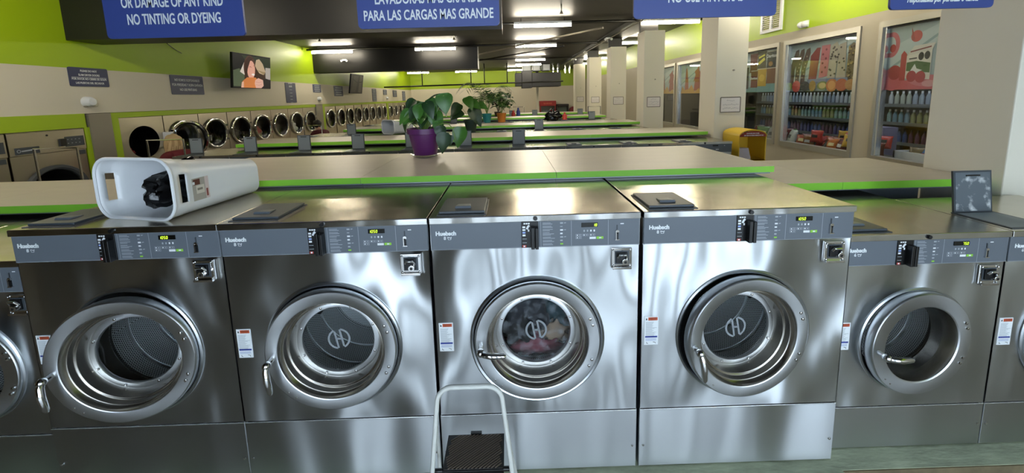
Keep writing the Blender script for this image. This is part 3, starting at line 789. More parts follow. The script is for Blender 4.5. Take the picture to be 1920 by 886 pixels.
for ry, x0, n, c0, c1, opn, nm in rows:
    for k in range(n):
        op = k in opn
        far_washer('small steel washer, %s from the left in the %s row%s' % (ORD[k], nm, ', soap lid standing open' if op else ', soap lid shut'), (x0 + PW * (k + 0.5), ry, ZP + 0.008), PW, 'small washers in the %s row' % nm, op)
    b = MB(); b.box(x0 - 0.1, x0 + PW * n + 0.0, ry - 0.06, ry + 1.0, 0, ZP + 0.008, MT['pad']); struct(b.build('trim_%d' % (20 + int(ry))))
    segs = 4
    for k in range(segs):
        a0 = c0 + (c1 - c0) * k / segs; a1 = c0 + (c1 - c0) * (k + 1) / segs
        counter('%s beige counter segment from the left above the %s washer row' % (ORD[k], nm), a0, a1, ry + 0.48, ry + 1.20, 1.198, 'beige counters above the %s washer row' % nm)
    b = MB(); b.box(c0 + 0.05, c1 - 0.05, ry + 0.82, ry + 0.86, 0.0, 1.138, MT['support']); struct(b.build('partition'))

# ------------------------------------------------------------------ dryers along the left wall
def build_dryer():
    W = 0.735; H = 1.58; zc = 1.17
    r = thing('tumble_dryer', 'x', 'dryer')
    c = MB(); xl, xr = -W / 2 + 0.003, W / 2 - 0.003; s = MT['dryer']
    c.hole_plate(xl, xr, 0.62, H - 0.002, 0, zc, 0.262, 0, s, 48)
    c.box(xl, xl + 0.004, 0.0, 0.66, 0, H - 0.002, s); c.box(xr - 0.004, xr, 0.0, 0.66, 0, H - 0.002, s); c.box(xl, xr, 0.655, 0.66, 0, H - 0.002, s); c.box(xl, xr, 0, 0.66, H - 0.004, H - 0.001, s)
    c.build('cabinet', r)
    c = MB(); c.box(xl + 0.004, xr - 0.004, -0.004, 0.004, 0.02, 0.612, s); c.box(-0.08, 0.08, -0.015, -0.004, 0.53, 0.55, MT['chrome']); c.build('lint_panel', r, bevel=0.003)
    c = MB(); c.lathe([(0.262, 0.0), (0.27, 0.05), (0.29, 0.08), (0.29, 0.5), (0.0001, 0.52)], MT['dark_drum'], 'y', (0, 0, zc), 40); c.build('drum', r)
    c = MB(); o = (-0.30, 0, 0)
    c.lathe([(0.285, 0.004), (0.305, -0.004), (0.310, -0.020), (0.305, -0.032), (0.290, -0.038), (0.272, -0.036), (0.262, -0.028), (0.258, -0.010)], MT['chrome'], 'y', o, 56)
    c.lathe([(0.258, -0.012), (0.252, -0.012), (0.250, 0.01)], MT['black'], 'y', o, 56)
    d = c.build('door', r, loc=(0.30, -0.004, zc))
    c = MB(); c.lathe([(0.255, -0.006), (0.2, 0.012), (0.0001, 0.03)], MT['door_glass'], 'y', o, 40); c.build('door_glass', d)
    c = MB(); c.box(-0.016, 0.020, -0.036, 0.0, -0.05, 0.05, MT['chrome']); c.box(-0.05, 0.02, -0.04, -0.01, -0.165, -0.125, MT['chrome']); c.box(-0.05, 0.02, -0.04, -0.01, 0.125, 0.165, MT['chrome']); c.build('door_hinge', d, bevel=0.003)
    c = MB(); c.box(-0.625, -0.595, -0.06, -0.03, -0.05, 0.05, MT['chrome']); c.build('door_handle', d, bevel=0.004)
    return r
dry = build_dryer()
DX = XL + 0.004
def place_dryer(first, y, label, group):
    if first: dry.location = (DX, y, 0); dry.rotation_euler.z = PI / 2; dry['label'] = label; dry['group'] = group; return dry
    return dup(dry, (DX, y, 0), PI / 2, label, group)
d0 = place_dryer(True, 6.18, 'steel dryer nearest the grey pilaster, its round door swung wide open', 'dryers in the near bank')
for k in range(1, 8):
    place_dryer(False, 6.18 + 0.7425 * k, 'steel dryer, %s from the left in the bank behind the hamper%s' % (ORD[k], {4: ', red clothes inside', 6: ', white clothes inside'}.get(k, '')), 'dryers in the near bank')
for k in range(8): place_dryer(False, 12.70 + 0.785 * k, 'steel dryer, %s from the left in the middle bank' % ORD[k], 'dryers in the middle bank')
for k in range(5): place_dryer(False, 19.25 + 0.80 * k, 'steel dryer, %s from the left in the farthest bank' % ORD[k], 'dryers in the farthest bank')
for ch in d0.children:
    if ch.name.startswith('door'): ch.rotation_euler.z = math.radians(92); ch.location = (0.345, -0.14, 1.17)
c = MB(); c.box(0.325, 0.355, -0.17, -0.002, -0.13 + 1.17, 0.13 + 1.17, MT['white_plastic']); c.build('hinge_bracket', d0, bevel=0.004)
for lab, y, z, r, colr, sd, cat in (
    ('red and pink clothes in the fifth dryer of the near bank', 9.13, 1.08, 0.11, 'C8524E', 1, 'clothing'), ('grey cloth above the red clothes in a dryer', 9.03, 1.24, 0.10, '8C8C88', 2, 'clothing'),
    ('pale cloth under the red clothes in a dryer', 9.20, 0.985, 0.09, 'B8B4A0', 3, 'clothing'), ('white clothes in the seventh dryer of the near bank', 10.62, 1.06, 0.15, 'E2E2DE', 4, 'clothing'), ('dark red cloth in the open dryer', 6.02, 0.99, 0.09, '8C2C34', 5, 'clothing'), ('dark clothes in the fourth dryer of the near bank', 8.39, 1.06, 0.14, '2C2C30', 6, 'clothing')):
    c = MB(); c.ball((0, 0, 0), r, flat(colr, 0.8), 0.8, 1.1, 0.95, n=22, jit=0.7, seed=sd); o = c.build('dried_laundry', loc=(DX - 0.16, y, z), smooth=True); tag(o, lab, cat, 'laundry inside the dryers')

def big_dryer(label, y, W=0.83):
    r = thing('tumble_dryer', label, 'dryer', (DX, y, 0), PI / 2, 'wide dryers left of the pilaster')
    H = 1.468; zc = 0.66; xl, xr = -W / 2 + 0.004, W / 2 - 0.004; s = MT['dryer']
    c = MB(); c.hole_plate(xl, xr, 0.2, 1.18, 0, zc, 0.30, 0, s, 48)
    c.box(xl, xl + 0.004, 0, 0.66, 0, H, s); c.box(xr - 0.004, xr, 0, 0.66, 0, H, s); c.box(xl, xr, 0, 0.66, H - 0.004, H, s); c.box(xl, xr, 0, 0.66, 0, 0.2, s)
    c.build('cabinet', r)
    c = MB(); c.box(xl, xr, -0.012, 0.004, 1.185, H - 0.006, s); up = c.build('upper_panel', r, bevel=0.003)
    c = MB(); c.box(-0.36, -0.12, -0.016, -0.011, 1.20, 1.285, MT['panel_dark']); c.ribbon([(-0.30, 1.24), (-0.14, 1.25)], 0.016, -0.0165, MT['grey_print']); c.lathe([(0.0135, -0.0165), (0.02, -0.0165)], MT['grey_print'], 'y', (-0.325, 0, 1.243), 16); c.build('name_plate', up)
    c = MB(); c.box(0.10, 0.17, -0.03, -0.011, 1.25, 1.35, MT['black']); c.box(0.165, 0.39, -0.018, -0.011, 1.235, 1.37, MT['panel_dark'])
    for i in range(8): c.ribbon([(0.19 + 0.045 * (i % 4), 1.33 - 0.05 * (i // 4)), (0.205 + 0.045 * (i % 4), 1.33 - 0.05 * (i // 4))], 0.008, -0.0186, MT['grey_print'])
    c.build('control_module', r)
    c = MB(); c.cyl((-0.02, -0.016, 1.41), (-0.02, -0.01, 1.41), 0.012, MT['black'], 12); c.build('key_lock', r)
    c = MB(); c.box(0.30, 0.39, -0.01, 0.0, 1.11, 1.17, MT['panel_dark']); c.build('rating_plate', r)
    c = MB(); c.lathe([(0.355, 0.0), (0.36, -0.03), (0.35, -0.05), (0.32, -0.05), (0.30, -0.03), (0.298, 0.0)], MT['gasket'], 'y', (0, 0, zc), 56); c.build('door_ring', r)
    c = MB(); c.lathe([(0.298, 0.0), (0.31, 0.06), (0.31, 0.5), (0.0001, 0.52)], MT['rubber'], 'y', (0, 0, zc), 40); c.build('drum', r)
    return r
big_dryer('wide steel dryer left of the grey pilaster, dark open drum mouth', 4.90)
big_dryer('wide steel dryer at the left picture edge', 4.06)

# ------------------------------------------------------------------ hanging signs
def hang_sign(label, x, z0, w, h, lines, size, zoff, shear=0.0, width=0.84, ty=0.0, bold=0.0012):
    r = thing('hanging_sign', label, 'sign', (x, 2.0, z0), 0, 'blue signs hanging over the washers')
    c = MB(); plate(c, w, h, 0.022, 0.012, MT['sign_blue']); p = c.build('sign_board', r, loc=(0, 0, h / 2))
    for q, ln in enumerate(lines): text_mesh('sign_lettering', [ln], size, MT['white_print'], p, (ty, -0.0015, zoff - h / 2 + size * 1.14 * ((len(lines) - 1) / 2 - q)), width=width, bold=bold, shear=shear)
    c = MB()
    for sx in (-w * 0.42, w * 0.42): c.cyl((sx, 0.006, h - 0.01), (sx, 0.006, ZC - z0), 0.003, MT['chrome'], 6)
    c.build('hanging_wire', r)
hang_sign('blue sign at top left reading no tinting or dyeing', -1.697, 2.098, 0.705, 0.42, ['OR DAMAGE OF ANY KIND', 'NO TINTING OR DYEING'], 0.0730, 0.1320, width=0.57)
hang_sign('blue sign at top centre about larger washers in Spanish', -0.396, 2.116, 0.730, 0.42, ['LAVADORAS MAS GRANDE', 'PARA LAS CARGAS MAS GRANDE'], 0.0710, 0.1020, width=0.63)
hang_sign('blue sign in front of the second pillar about dyes in Spanish', 1.037, 2.131, 0.744, 0.42, ['NO USE PINTURAS'], 0.0720, 0.100, width=0.65)
hang_sign('narrow blue sign at top right with slanted lettering', 2.278, 2.145, 0.545, 0.40, ['responsables por perdidas o daños.'], 0.042, 0.048, shear=0.25, width=0.62)

# ------------------------------------------------------------------ plastic hamper on the first washer
def loft_hamper(name_, parent, L, w0, h0, w1, h1, m, holes=True, n=10, rings=30):
    c = MB(); k = c.mi(m); R_ = []
    for i in range(rings + 1):
        t = i / rings; e = 0.0
        w = w0 + (w1 - w0) * t; h = h0 + (h1 - h0) * t
        if t < 0.14: w *= 1.0 + 0.035; h *= 1.0 + 0.035
        rr = min(w, h) * 0.30
        P = []
        base = rrect(w, h, rr, n)
        # resample straight sides
        for a, d_ in zip(base, base[1:] + base[:1]):
            P.append(a); dd = math.dist(a, d_)
            q = max(1, int(dd / (w0 * 0.055))) if dd > 0.05 else 1
            if q > 1 and i >= 0:
                for s_ in range(1, 9): P.append((a[0] + (d_[0] - a[0]) * s_ / 9, a[1] + (d_[1] - a[1]) * s_ / 9))
        R_.append([c.bm.verts.new((x, t * L, z + h / 2)) for x, z in P])
    cnt = len(R_[0])
    for i in range(rings):
        for j in range(cnt):
            q = (R_[i][j], R_[i][(j + 1) % cnt], R_[i + 1][(j + 1) % cnt], R_[i + 1][j])
            cc = sum((v.co for v in q), Vector()) / 4
            tt = cc.y / L
            if holes:
                hz = cc.z - h0 / 2
                if 0.07 < tt < 0.125 and abs(cc.x) > w0 * 0.44 and ((hz / 0.062) ** 2 + ((tt - 0.0975) / 0.045) ** 2) < 1.0: continue
            f = c.bm.faces.new(q); f.material_index = k; f.smooth = True
    f = c.bm.faces.new(R_[-1]); f.material_index = k
    o = c.build(name_, parent, solid=0.006)
    return o
ht = thing('laundry_hamper', 'white plastic hamper lying on its side on the left tall washer', 'hamper', (-1.597, 1.565, 1.2705 + 0.004), math.radians(-12))
loft_hamper('shell', ht, 0.465, 0.400, 0.248, 0.290, 0.178, MT['white_plastic'])
c = MB(); P = rrect(0.418, 0.262, 0.08, 8)
c.tube([(x, 0.0, z + 0.1275) for x, z in P] + [(P[0][0], 0, P[0][1] + 0.1275)], 0.0065, MT['white_plastic'], 8); c.build('rim', ht)
c = MB(); a = math.atan2(0.055, 0.5)
def side(t, z, off=0.004):
    w = 0.400 + (0.290 - 0.400) * t
    return (w / 2 + off, t * 0.465, z)
def quad(t0, t1, z0, z1, m, off): c.face([side(t0, z0, off), side(t1, z0, off), side(t1, z1, off), side(t0, z1, off)], m)
quad(0.19, 0.36, 0.055, 0.155, flat('ADA79C'), 0.004); quad(0.20, 0.27, 0.125, 0.150, flat('5A2C24'), 0.005); quad(0.19, 0.215, 0.128, 0.140, MT['white_print'], 0.0055)
quad(0.225, 0.31, 0.085, 0.122, flat('D8D2C4'), 0.005); quad(0.235, 0.29, 0.100, 0.110, flat('8A8478'), 0.006); quad(0.32, 0.36, 0.055, 0.155, flat('D8C8C4'), 0.005); quad(0.325, 0.345, 0.065, 0.10, flat('8A4A40'), 0.006)
st = c.build('sticker', ht); st['label'] = 'brown and grey product sticker'
# crumpled black bag inside the hamper
c = MB(); c.ball((0, 0, 0), 0.098, MT['bag'], 0.85, 1.25, 0.86, n=40, jit=0.8, seed=9)
for v in c.bm.verts:
    q = noise.noise_vector(v.co * 14); v.co += q * 0.012
o = c.build('plastic_bag', loc=(-1.535, 1.715, 1.385), fixn=True); o.rotation_euler = (0.1, 0.3, -0.2); tag(o, 'crumpled black plastic bag stuffed in the white hamper', 'bag')

# ------------------------------------------------------------------ step stool
ss = thing('step_stool', 'folding step stool with white tube frame and black ribbed tread', 'step stool', (-0.165, 1.25, 0))
c = MB(); r = 0.0125
def ucurve(xb, xt, y0, y1, z0, z1, rad, n=8):
    pts = [(-xb, y0, z0)]; zc_ = z1 - rad; f = lambda z: y0 + (y1 - y0) * (z - z0) / (z1 - z0)
    pts.append((-xt, f(zc_), zc_))
    for i in range(1, n + 1):
        a = PI - PI / 2 * i / n; pts.append((-xt + rad + rad * math.cos(a), f(zc_ + rad * math.sin(a)), zc_ + rad * math.sin(a)))
    for i in range(0, n + 1):
        a = PI / 2 - PI / 2 * i / n; pts.append((xt - rad + rad * math.cos(a), f(zc_ + rad * math.sin(a)), zc_ + rad * math.sin(a)))
    pts.append((xb, y0, z0)); return pts
W_ = 0.116
c.tube(ucurve(0.185, W_, -0.10, -0.045, 0.012, 0.735, 0.055), r * 0.68, MT['tool_white'], 12); fr = c.build('handle_frame', ss)
c = MB()
for sx in (-1, 1):
    c.tube([(sx * (W_ + 0.010), -0.045, 0.60), (sx * (W_ + 0.022), 0.03, 0.40), (sx * (W_ + 0.06), 0.17, 0.012)], r * 0.55, MT['tool_white'], 10)
c.tube([(-(W_ + 0.055), 0.155, 0.06), (W_ + 0.055, 0.155, 0.06)], r * 0.5, MT['tool_white'], 10)
c.build('rear_leg_frame', ss)
for nm, y0, y1, z, wx in (('top_tread', -0.045, 0.105, 0.40, 0.113), ('lower_tread', -0.21, -0.10, 0.21, 0.125)):
    c = MB(); c.box(-wx, wx, y0, y1, z - 0.022, z - 0.004, MT['black'])
    c.box(-wx + 0.004, wx - 0.004, y0 + 0.004, y1 - 0.004, z - 0.004, z - 0.001, MT['mat_black'])
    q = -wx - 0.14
    while q < wx + 0.02:  # diagonal ribs clipped to the tread, their tan colour standing in for highlights
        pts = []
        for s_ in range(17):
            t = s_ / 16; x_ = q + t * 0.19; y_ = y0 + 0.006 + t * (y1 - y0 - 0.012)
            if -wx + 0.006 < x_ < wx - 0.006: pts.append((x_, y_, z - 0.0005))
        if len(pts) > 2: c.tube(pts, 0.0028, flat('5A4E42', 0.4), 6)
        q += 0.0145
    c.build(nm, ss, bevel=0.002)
c = MB()
for sx in (-0.185, 0.185): c.lathe([(0.014, 0.0), (0.014, 0.03), (0.010, 0.035)], MT['rubber'], 'z', (sx, -0.10, 0.0), 14, cap0=True)
for sx in (-1, 1): c.lathe([(0.014, 0.0), (0.014, 0.03), (0.010, 0.035)], MT['rubber'], 'z', (sx * (W_ + 0.06), 0.17, 0.0), 14, cap0=True)
c.build('rubber_feet', ss)
for sx in (-1, 1): c = MB(); c.cyl((sx * (W_ - 0.004), -0.04, 0.395), (sx * (W_ + 0.03), -0.04, 0.395), 0.008, MT['black'], 10); c.build('pivot', ss)
c = MB(); c.box(-0.022, 0.022, 0.098, 0.110, 0.394, 0.406, MT['black']); c.build('latch', ss)

# ------------------------------------------------------------------ plants
def heart(c, base, d, up, L, W, m, droop=0.25, cup=0.12):
    """heart-shaped leaf as a curved grid"""
    d = Vector(d).normalized(); s_ = d.cross(Vector(up)).normalized(); u = s_.cross(d).normalized(); k = c.mi(m)
    prof = [(-0.12, 0.0), (-0.10, 0.55), (0.02, 0.88), (0.18, 1.0), (0.38, 0.93), (0.58, 0.70), (0.78, 0.40), (0.92, 0.15), (1.0, 0.0)]
    rows = []
    for t, hw in prof:
        row = []
        for q in (-1, -0.6, -0.25, 0, 0.25, 0.6, 1):
            tt = t + (0.06 if abs(q) < 0.1 and t < 0 else 0)
            p = Vector(base) + d * (tt * L) + s_ * (q * hw * W / 2) + u * (-droop * L * max(0, t) ** 2 + cup * W * (abs(q) * hw) ** 1.5)
            row.append(c.bm.verts.new(p))
        rows.append(row)
    for a, b_ in zip(rows, rows[1:]):
        for i in range(6):
            f = c.bm.faces.new((a[i], a[i + 1], b_[i + 1], b_[i])); f.material_index = k; f.smooth = True
def bez(p0, p1, p2, n=10):
    p0, p1, p2 = map(Vector, (p0, p1, p2)); return [p0 * (1 - t) ** 2 + p1 * 2 * t * (1 - t) + p2 * t * t for t in (i / n for i in range(n + 1))]
pp = thing('potted_plant', 'heart-leaved vine in a purple pot on the raised counter', 'plant', (-0.632, 2.80, 1.32)); pp.scale = (1.04,) * 3
c = MB(); c.lathe([(0.0001, 0.004), (0.085, 0.004), (0.105, 0.018), (0.108, 0.02), (0.102, 0.018), (0.08, 0.012), (0.0001, 0.012)], glass_mat('clear_saucer', (0.8, 0.8, 0.82), 2.0), 'z', (0, 0, 0), 32); c.build('saucer', pp)
c = MB(); c.lathe([(0.0001, 0.013), (0.078, 0.013), (0.082, 0.02), (0.108, 0.145), (0.111, 0.165), (0.122, 0.168), (0.124, 0.205), (0.117, 0.205), (0.112, 0.17), (0.10, 0.155)], MT['purple'], 'z', (0, 0, 0), 48); c.build('pot', pp)
c = MB(); c.disc((0, 0, 0.17), 0.111, MT['soil'], 'z'); c.build('soil', pp)
lc, sc_ = MB(), MB()
def leafstem(p1, tip, ldir, L, W, m='leaf', base=(0, 0, 0.17), up=(0, 0, 1), droop=0.25):
    pts = bez(base, p1, tip, 8); sc_.tube(pts, 0.0035, MT['stem'], 6); heart(lc, tip, ldir, up, L, W, MT[m], droop)
for i in range(10):
    a = i * 0.63 + 0.2; r_ = 0.055 + 0.02 * (i % 3); z_ = 0.30 + 0.018 * (i % 5)
    leafstem((r_ * 0.5 * math.cos(a), r_ * 0.5 * math.sin(a), 0.27), (r_ * math.cos(a), r_ * math.sin(a) - 0.01, z_ + 0.03), (0.6 * math.cos(a), -0.3, -0.65), 0.10 + 0.01 * (i % 3), 0.085, 'leaf' if i % 2 else 'leaf_dark', up=(0.3 * math.cos(a), -1, 0.4))
# (control, tip, direction, length, width) - tall front leaf, clusters and the vine that hangs right
leafstem((0.10, -0.02, 0.30), (0.155, -0.02, 0.435), (0.10, -0.25, -0.85), 0.135, 0.125, up=(0.1, -1, 0.3))
leafstem((0.02, 0.0, 0.3), (0.115, -0.01, 0.44), (-0.7, -0.3, -0.25), 0.12, 0.07, 'leaf_dark')
leafstem((0.0, 0, 0.28), (0.015, -0.02, 0.375), (-0.15, -0.3, -0.8), 0.14, 0.10, up=(0, -1, 0.4))
leafstem((0.04, 0, 0.28), (0.055, -0.03, 0.36), (0.1, -0.4, -0.8), 0.13, 0.10, up=(0, -1, 0.4))
leafstem((-0.02, 0, 0.28), (-0.025, -0.03, 0.345), (-0.35, -0.3, -0.7), 0.12, 0.10, 'leaf_dark', up=(0, -1, 0.4))
leafstem((-0.06, 0, 0.26), (-0.06, -0.03, 0.31), (-0.6, -0.3, -0.5), 0.11, 0.09, up=(0, -1, 0.4))
leafstem((0.05, 0, 0.25), (0.085, -0.02, 0.31), (0.35, -0.3, -0.7), 0.12, 0.10, up=(0, -1, 0.4))
leafstem((0.0, -0.04, 0.24), (0.01, -0.06, 0.285), (-0.1, -0.5, -0.6), 0.09, 0.08, 'leaf_dark', up=(0, -1, 0.4))
leafstem((-0.10, 0, 0.24), (-0.118, -0.02, 0.29), (-0.25, -0.1, -0.9), 0.12, 0.055, 'leaf_dark', up=(-0.6, -1, 0.2))
leafstem((0.09, -0.04, 0.23), (0.11, -0.06, 0.25), (0.2, -0.3, -0.8), 0.10, 0.08, 'leaf', up=(0, -1, 0.4))
leafstem((0.06, 0.02, 0.27), (0.10, 0.02, 0.34), (0.6, -0.3, -0.3), 0.10, 0.07, 'leaf_dark')
leafstem((0.03, 0.05, 0.28), (0.06, 0.06, 0.38), (0.3, -0.3, -0.6), 0.11, 0.09, 'leaf')
for i in range(9):
    a = i * 0.9 + 0.3; leafstem((0.05 * math.cos(a), 0.05 * math.sin(a), 0.24), (0.07 * math.cos(a), 0.07 * math.sin(a), 0.27 + 0.02 * (i % 4)), (math.cos(a), math.sin(a) - 0.4, -0.5), 0.085, 0.07, 'leaf' if i % 3 else 'leaf_dark')
vine = bez((0.05, -0.05, 0.18), (0.22, -0.12, 0.33), (0.235, -0.10, 0.12), 12); sc_.tube(vine, 0.003, MT['stem'], 6)
heart(lc, (0.160, -0.11, 0.165), (-0.12, -0.2, -0.9), (0.1, -1, 0.2), 0.135, 0.105, MT['leaf_dark'])
heart(lc, (0.275, -0.08, 0.195), (-0.25, -0.2, -0.9), (-0.1, -1, 0.25), 0.135, 0.11, MT['leaf'])
heart(lc, (0.205, -0.10, 0.15), (0.0, -0.2, -0.9), (0.7, -1, 0.2), 0.075, 0.035, MT['leaf_dark'])
heart(lc, (0.13, -0.09, 0.215), (0.1, -0.2, -0.8), (0, -1, 0.3), 0.09, 0.085, MT['leaf_dark'])
lc.build('foliage', pp, fixn=False); sc_.build('stems', pp)

p2 = thing('potted_plant', 'broad-leaved plant in a dark green pot behind the purple pot', 'plant', (-0.70, 6.95, 1.119))
c = MB(); c.lathe([(0.0001, 0.0), (0.085, 0.0), (0.125, 0.20), (0.135, 0.20), (0.137, 0.225), (0.12, 0.225), (0.115, 0.19), (0.0001, 0.19)], flat('24382E'), 'z', (0, 0, 0), 32); c.build('pot', p2)
lc, sc_ = MB(), MB()
for p1, tip, dr_, L_, W_2, mm in (((-0.03, 0, 0.4), (-0.05, -0.05, 0.62), (0.35, -0.5, -0.6), 0.26, 0.20, 'leaf'), ((0.05, 0, 0.35), (0.05, -0.05, 0.42), (0.4, -0.3, -0.8), 0.36, 0.26, 'leaf_dark'), ((-0.1, 0, 0.4), (-0.20, -0.02, 0.5), (-0.5, -0.4, -0.6), 0.26, 0.22, 'leaf_dark'), ((0.0, 0, 0.4), (0.02, 0, 0.55), (0.5, -0.4, -0.3), 0.25, 0.18, 'leaf'), ((-0.1, 0, 0.3), (-0.16, 0, 0.36), (-0.6, -0.4, -0.3), 0.24, 0.18, 'leaf_dark'), ((0.1, 0, 0.36), (0.15, 0, 0.5), (0.6, -0.4, -0.2), 0.22, 0.16, 'leaf')):
    leafstem(p1, tip, dr_, L_, W_2, mm, base=(0, 0, 0.19), up=(0, -0.8, 0.5))
lc.build('foliage', p2, fixn=False); sc_.build('stems', p2)

def palm(label, loc, potcol, nf, L, seed):
    r = thing('potted_palm', label, 'plant', loc); rnd = random.Random(seed)
    c = MB(); c.lathe([(0.0001, 0), (0.09, 0), (0.12, 0.2), (0.125, 0.22), (0.105, 0.22), (0.1, 0.19), (0.0001, 0.19)], flat(potcol), 'z', (0, 0, 0), 24); c.build('pot', r)
    f, s_ = MB(), MB()
    for i in range(nf):
        a = 2 * PI * i / nf + rnd.random(); el = 0.75 + 0.6 * rnd.random(); l = L * (0.8 + 0.4 * rnd.random())
        tip = Vector((math.cos(a) * l * 0.7, math.sin(a) * l * 0.7, 0.2 + l * 0.55 * el)); ctl = Vector((math.cos(a) * l * 0.25, math.sin(a) * l * 0.25, 0.2 + l * 0.95 * el))
        pts = bez((0, 0, 0.19), ctl, tip, 16); s_.tube(pts, 0.005, MT['stem'], 5)
        k = f.mi(MT['leaf_dark' if i % 2 else 'leaf'])
        for j in range(5, 17):
            t = (pts[min(j + 1, 16)] - pts[j - 1]).normalized(); sd = t.cross(Vector((0, 0, 1))).normalized(); ll = l * 0.34 * (1 - abs(j - 10) / 16)
            for sg in (-1, 1):
                q = pts[j]; e = q + sd * sg * ll + t * ll * 0.6 - Vector((0, 0, ll * 0.35)); m_ = (q + e) / 2 + Vector((0, 0, ll * 0.06)); w_ = t * 0.011
                v = [f.bm.verts.new(x) for x in (q, m_ - w_, e, m_ + w_)]; f.bm.faces.new(v).material_index = k
    f.build('fronds', r, fixn=False); s_.build('stalks', r); return r
palm('palm in a teal pot on the fourth washer row', (-0.54, 9.45, 1.119), '2E8C90', 13, 0.85, 4)
palm('small palm in an orange pot on the fourth washer row', (-0.17, 9.50, 1.119), 'C87A2E', 9, 0.42, 11)
r = thing('potted_shrub', 'tall dark bushy shrub behind the palms', 'plant', (-0.31, 11.5, 1.119)); c = MB(); c.lathe([(0.0001, 0), (0.09, 0), (0.12, 0.18), (0.10, 0.18), (0.0001, 0.16)], flat('3A2C22'), 'z'); c.build('pot', r)
f, s_ = MB(), MB(); rnd = random.Random(2)
for i in range(14):
    e = Vector((rnd.uniform(-0.38, 0.42), rnd.uniform(-0.3, 0.3), rnd.uniform(0.38, 0.86))); pts = bez((0, 0, 0.16), (e.x * 0.3, e.y * 0.3, e.z * 0.9), e, 8); s_.tube(pts, 0.006, flat('4A3A28'), 5)
    for j in range(16):
        q = pts[rnd.randint(3, 8)] + Vector((rnd.uniform(-.09, .09), rnd.uniform(-.09, .09), rnd.uniform(-.07, .07))); heart(f, q, (rnd.uniform(-1, 1), rnd.uniform(-1, 0.3), rnd.uniform(-0.8, 0.3)), (0, -0.5, 1), 0.10, 0.07, MT['leaf_dark'])
f.build('foliage', r, fixn=False); s_.build('branches', r)

# translucent hamper on the third row, bag and bottles further back
jt = thing('laundry_hamper', 'translucent white hamper lying on the third washer row left of the purple pot', 'hamper', (-2.16, 6.70, 1.140), math.radians(-38))
m_ = mat('milky_plastic', 'D4D8DE', 0.4); m_.node_tree.nodes['Principled BSDF'].inputs['Alpha'].default_value = 0.86
loft_hamper('shell', jt, 0.46, 0.36, 0.24, 0.24, 0.16, m_, holes=False)
c = MB(); P = rrect(0.376, 0.252, 0.075, 8); c.tube([(x, 0, z + 0.124) for x, z in P] + [(P[0][0], 0, P[0][1] + 0.124)], 0.008, MT['white_plastic'], 8); c.build('rim', jt)
r = thing('shopping_bag', 'dark shopping bag standing on the fourth washer row', 'bag', (1.13, 9.42, 1.119)); c = MB(); c.ball((0, 0, 0.12), 0.16, MT['bag'], 1.25, 0.7, 0.75, n=28, jit=0.5, seed=21)
for v in c.bm.verts: v.co.z = max(v.co.z, 0.0)
c.build('sack', r); c = MB(); c.tube([(-0.10, 0, 0.2), (-0.06, 0, 0.30), (0.0, 0, 0.30), (0.03, 0, 0.2)], 0.012, MT['bag'], 6); c.build('handle', r)
def bottle(label, loc, col, cap, h=0.2, r_=0.05, name_='detergent_bottle', cat='bottle', group=None):
    t = thing(name_, label, cat, loc, 0, group)
    c = MB(); c.lathe([(0.0001, 0), (r_, 0), (r_, h * 0.6), (r_ * 0.45, h * 0.82), (r_ * 0.4, h * 0.86)], flat(col, 0.3), 'z', (0, 0, 0), 14); c.build('body', t)
    c = MB(); c.lathe([(r_ * 0.45, h * 0.84), (r_ * 0.45, h), (0.0001, h)], flat(cap, 0.4), 'z', (0, 0, 0), 12); c.build('cap', t); return t
bottle('red bottle beside the dark shopping bag', (1.42, 9.40, 1.119), 'C8443A', 'C8443A', 0.2, 0.06)
bottle('red bottle on the fifth washer row', (0.16, 11.5, 1.119), 'B8302C', 'D84A3A', 0.2, 0.06)
bottle('blue bottle on the fifth washer row', (0.31, 11.55, 1.119), '2A3C8A', '2A3C8A', 0.28, 0.06)

# ------------------------------------------------------------------ ceiling lamps
files = {'middle': [(0.77, 8.03), (0.87, 11.21), (0.96, 15.45), (1.01, 17.8), (0.6, 21.2)], 'pillar-side': [(3.46, 8.04), (3.56, 11.1), (3.76, 15.54), (3.82, 18.08)], 'left aisle': [(-2.1, 11.34), (-2.05, 18.4), (-2.3, 21.4)],
         'left wall': [(-5.2, 11.45), (-5.2, 18.4), (-5.0, 21.4)], 'overhead': [(0.7, 4.75), (3.6, 4.75), (-2.2, 3.4), (-5.0, 3.4)]}  # overhead tubes are out of view, added to light the front zone
lamps = [(x, y, '%s tube light from the front in the %s file under the black ceiling' % (ORD[k], f_) if f_ != 'overhead' else 'added tube light above the front washers, out of view overhead, %s one' % ('middle far', 'right far', 'left', 'far left', 'middle near', 'right near')[k]) for f_, ps in files.items() for k, (x, y) in enumerate(ps)]
first_lamp = None
for x, y, lab in lamps:
    if first_lamp is None:
        first_lamp = t = thing('ceiling_light', lab, 'ceiling light', (x, y, 3.2), 0, 'tube lights on the black ceiling')
        c = MB(); c.box(-0.60, 0.60, -0.035, 0.035, 0.03, 0.075, MT['white_plastic']); c.build('housing', t)
        c = MB(); c.tube([(-0.595, 0, 0.0), (0.595, 0, 0.0)], 0.032, MT['tube'], 10); c.build('tube', t)
        c = MB()
        for sx in (-0.45, 0.45): c.cyl((sx, 0, 0.07), (sx, 0, ZC - 3.2), 0.006, MT['black_steel'], 6)
        c.build('hanger', t)
    else: dup(first_lamp, (x, y, 3.2), 0, lab)

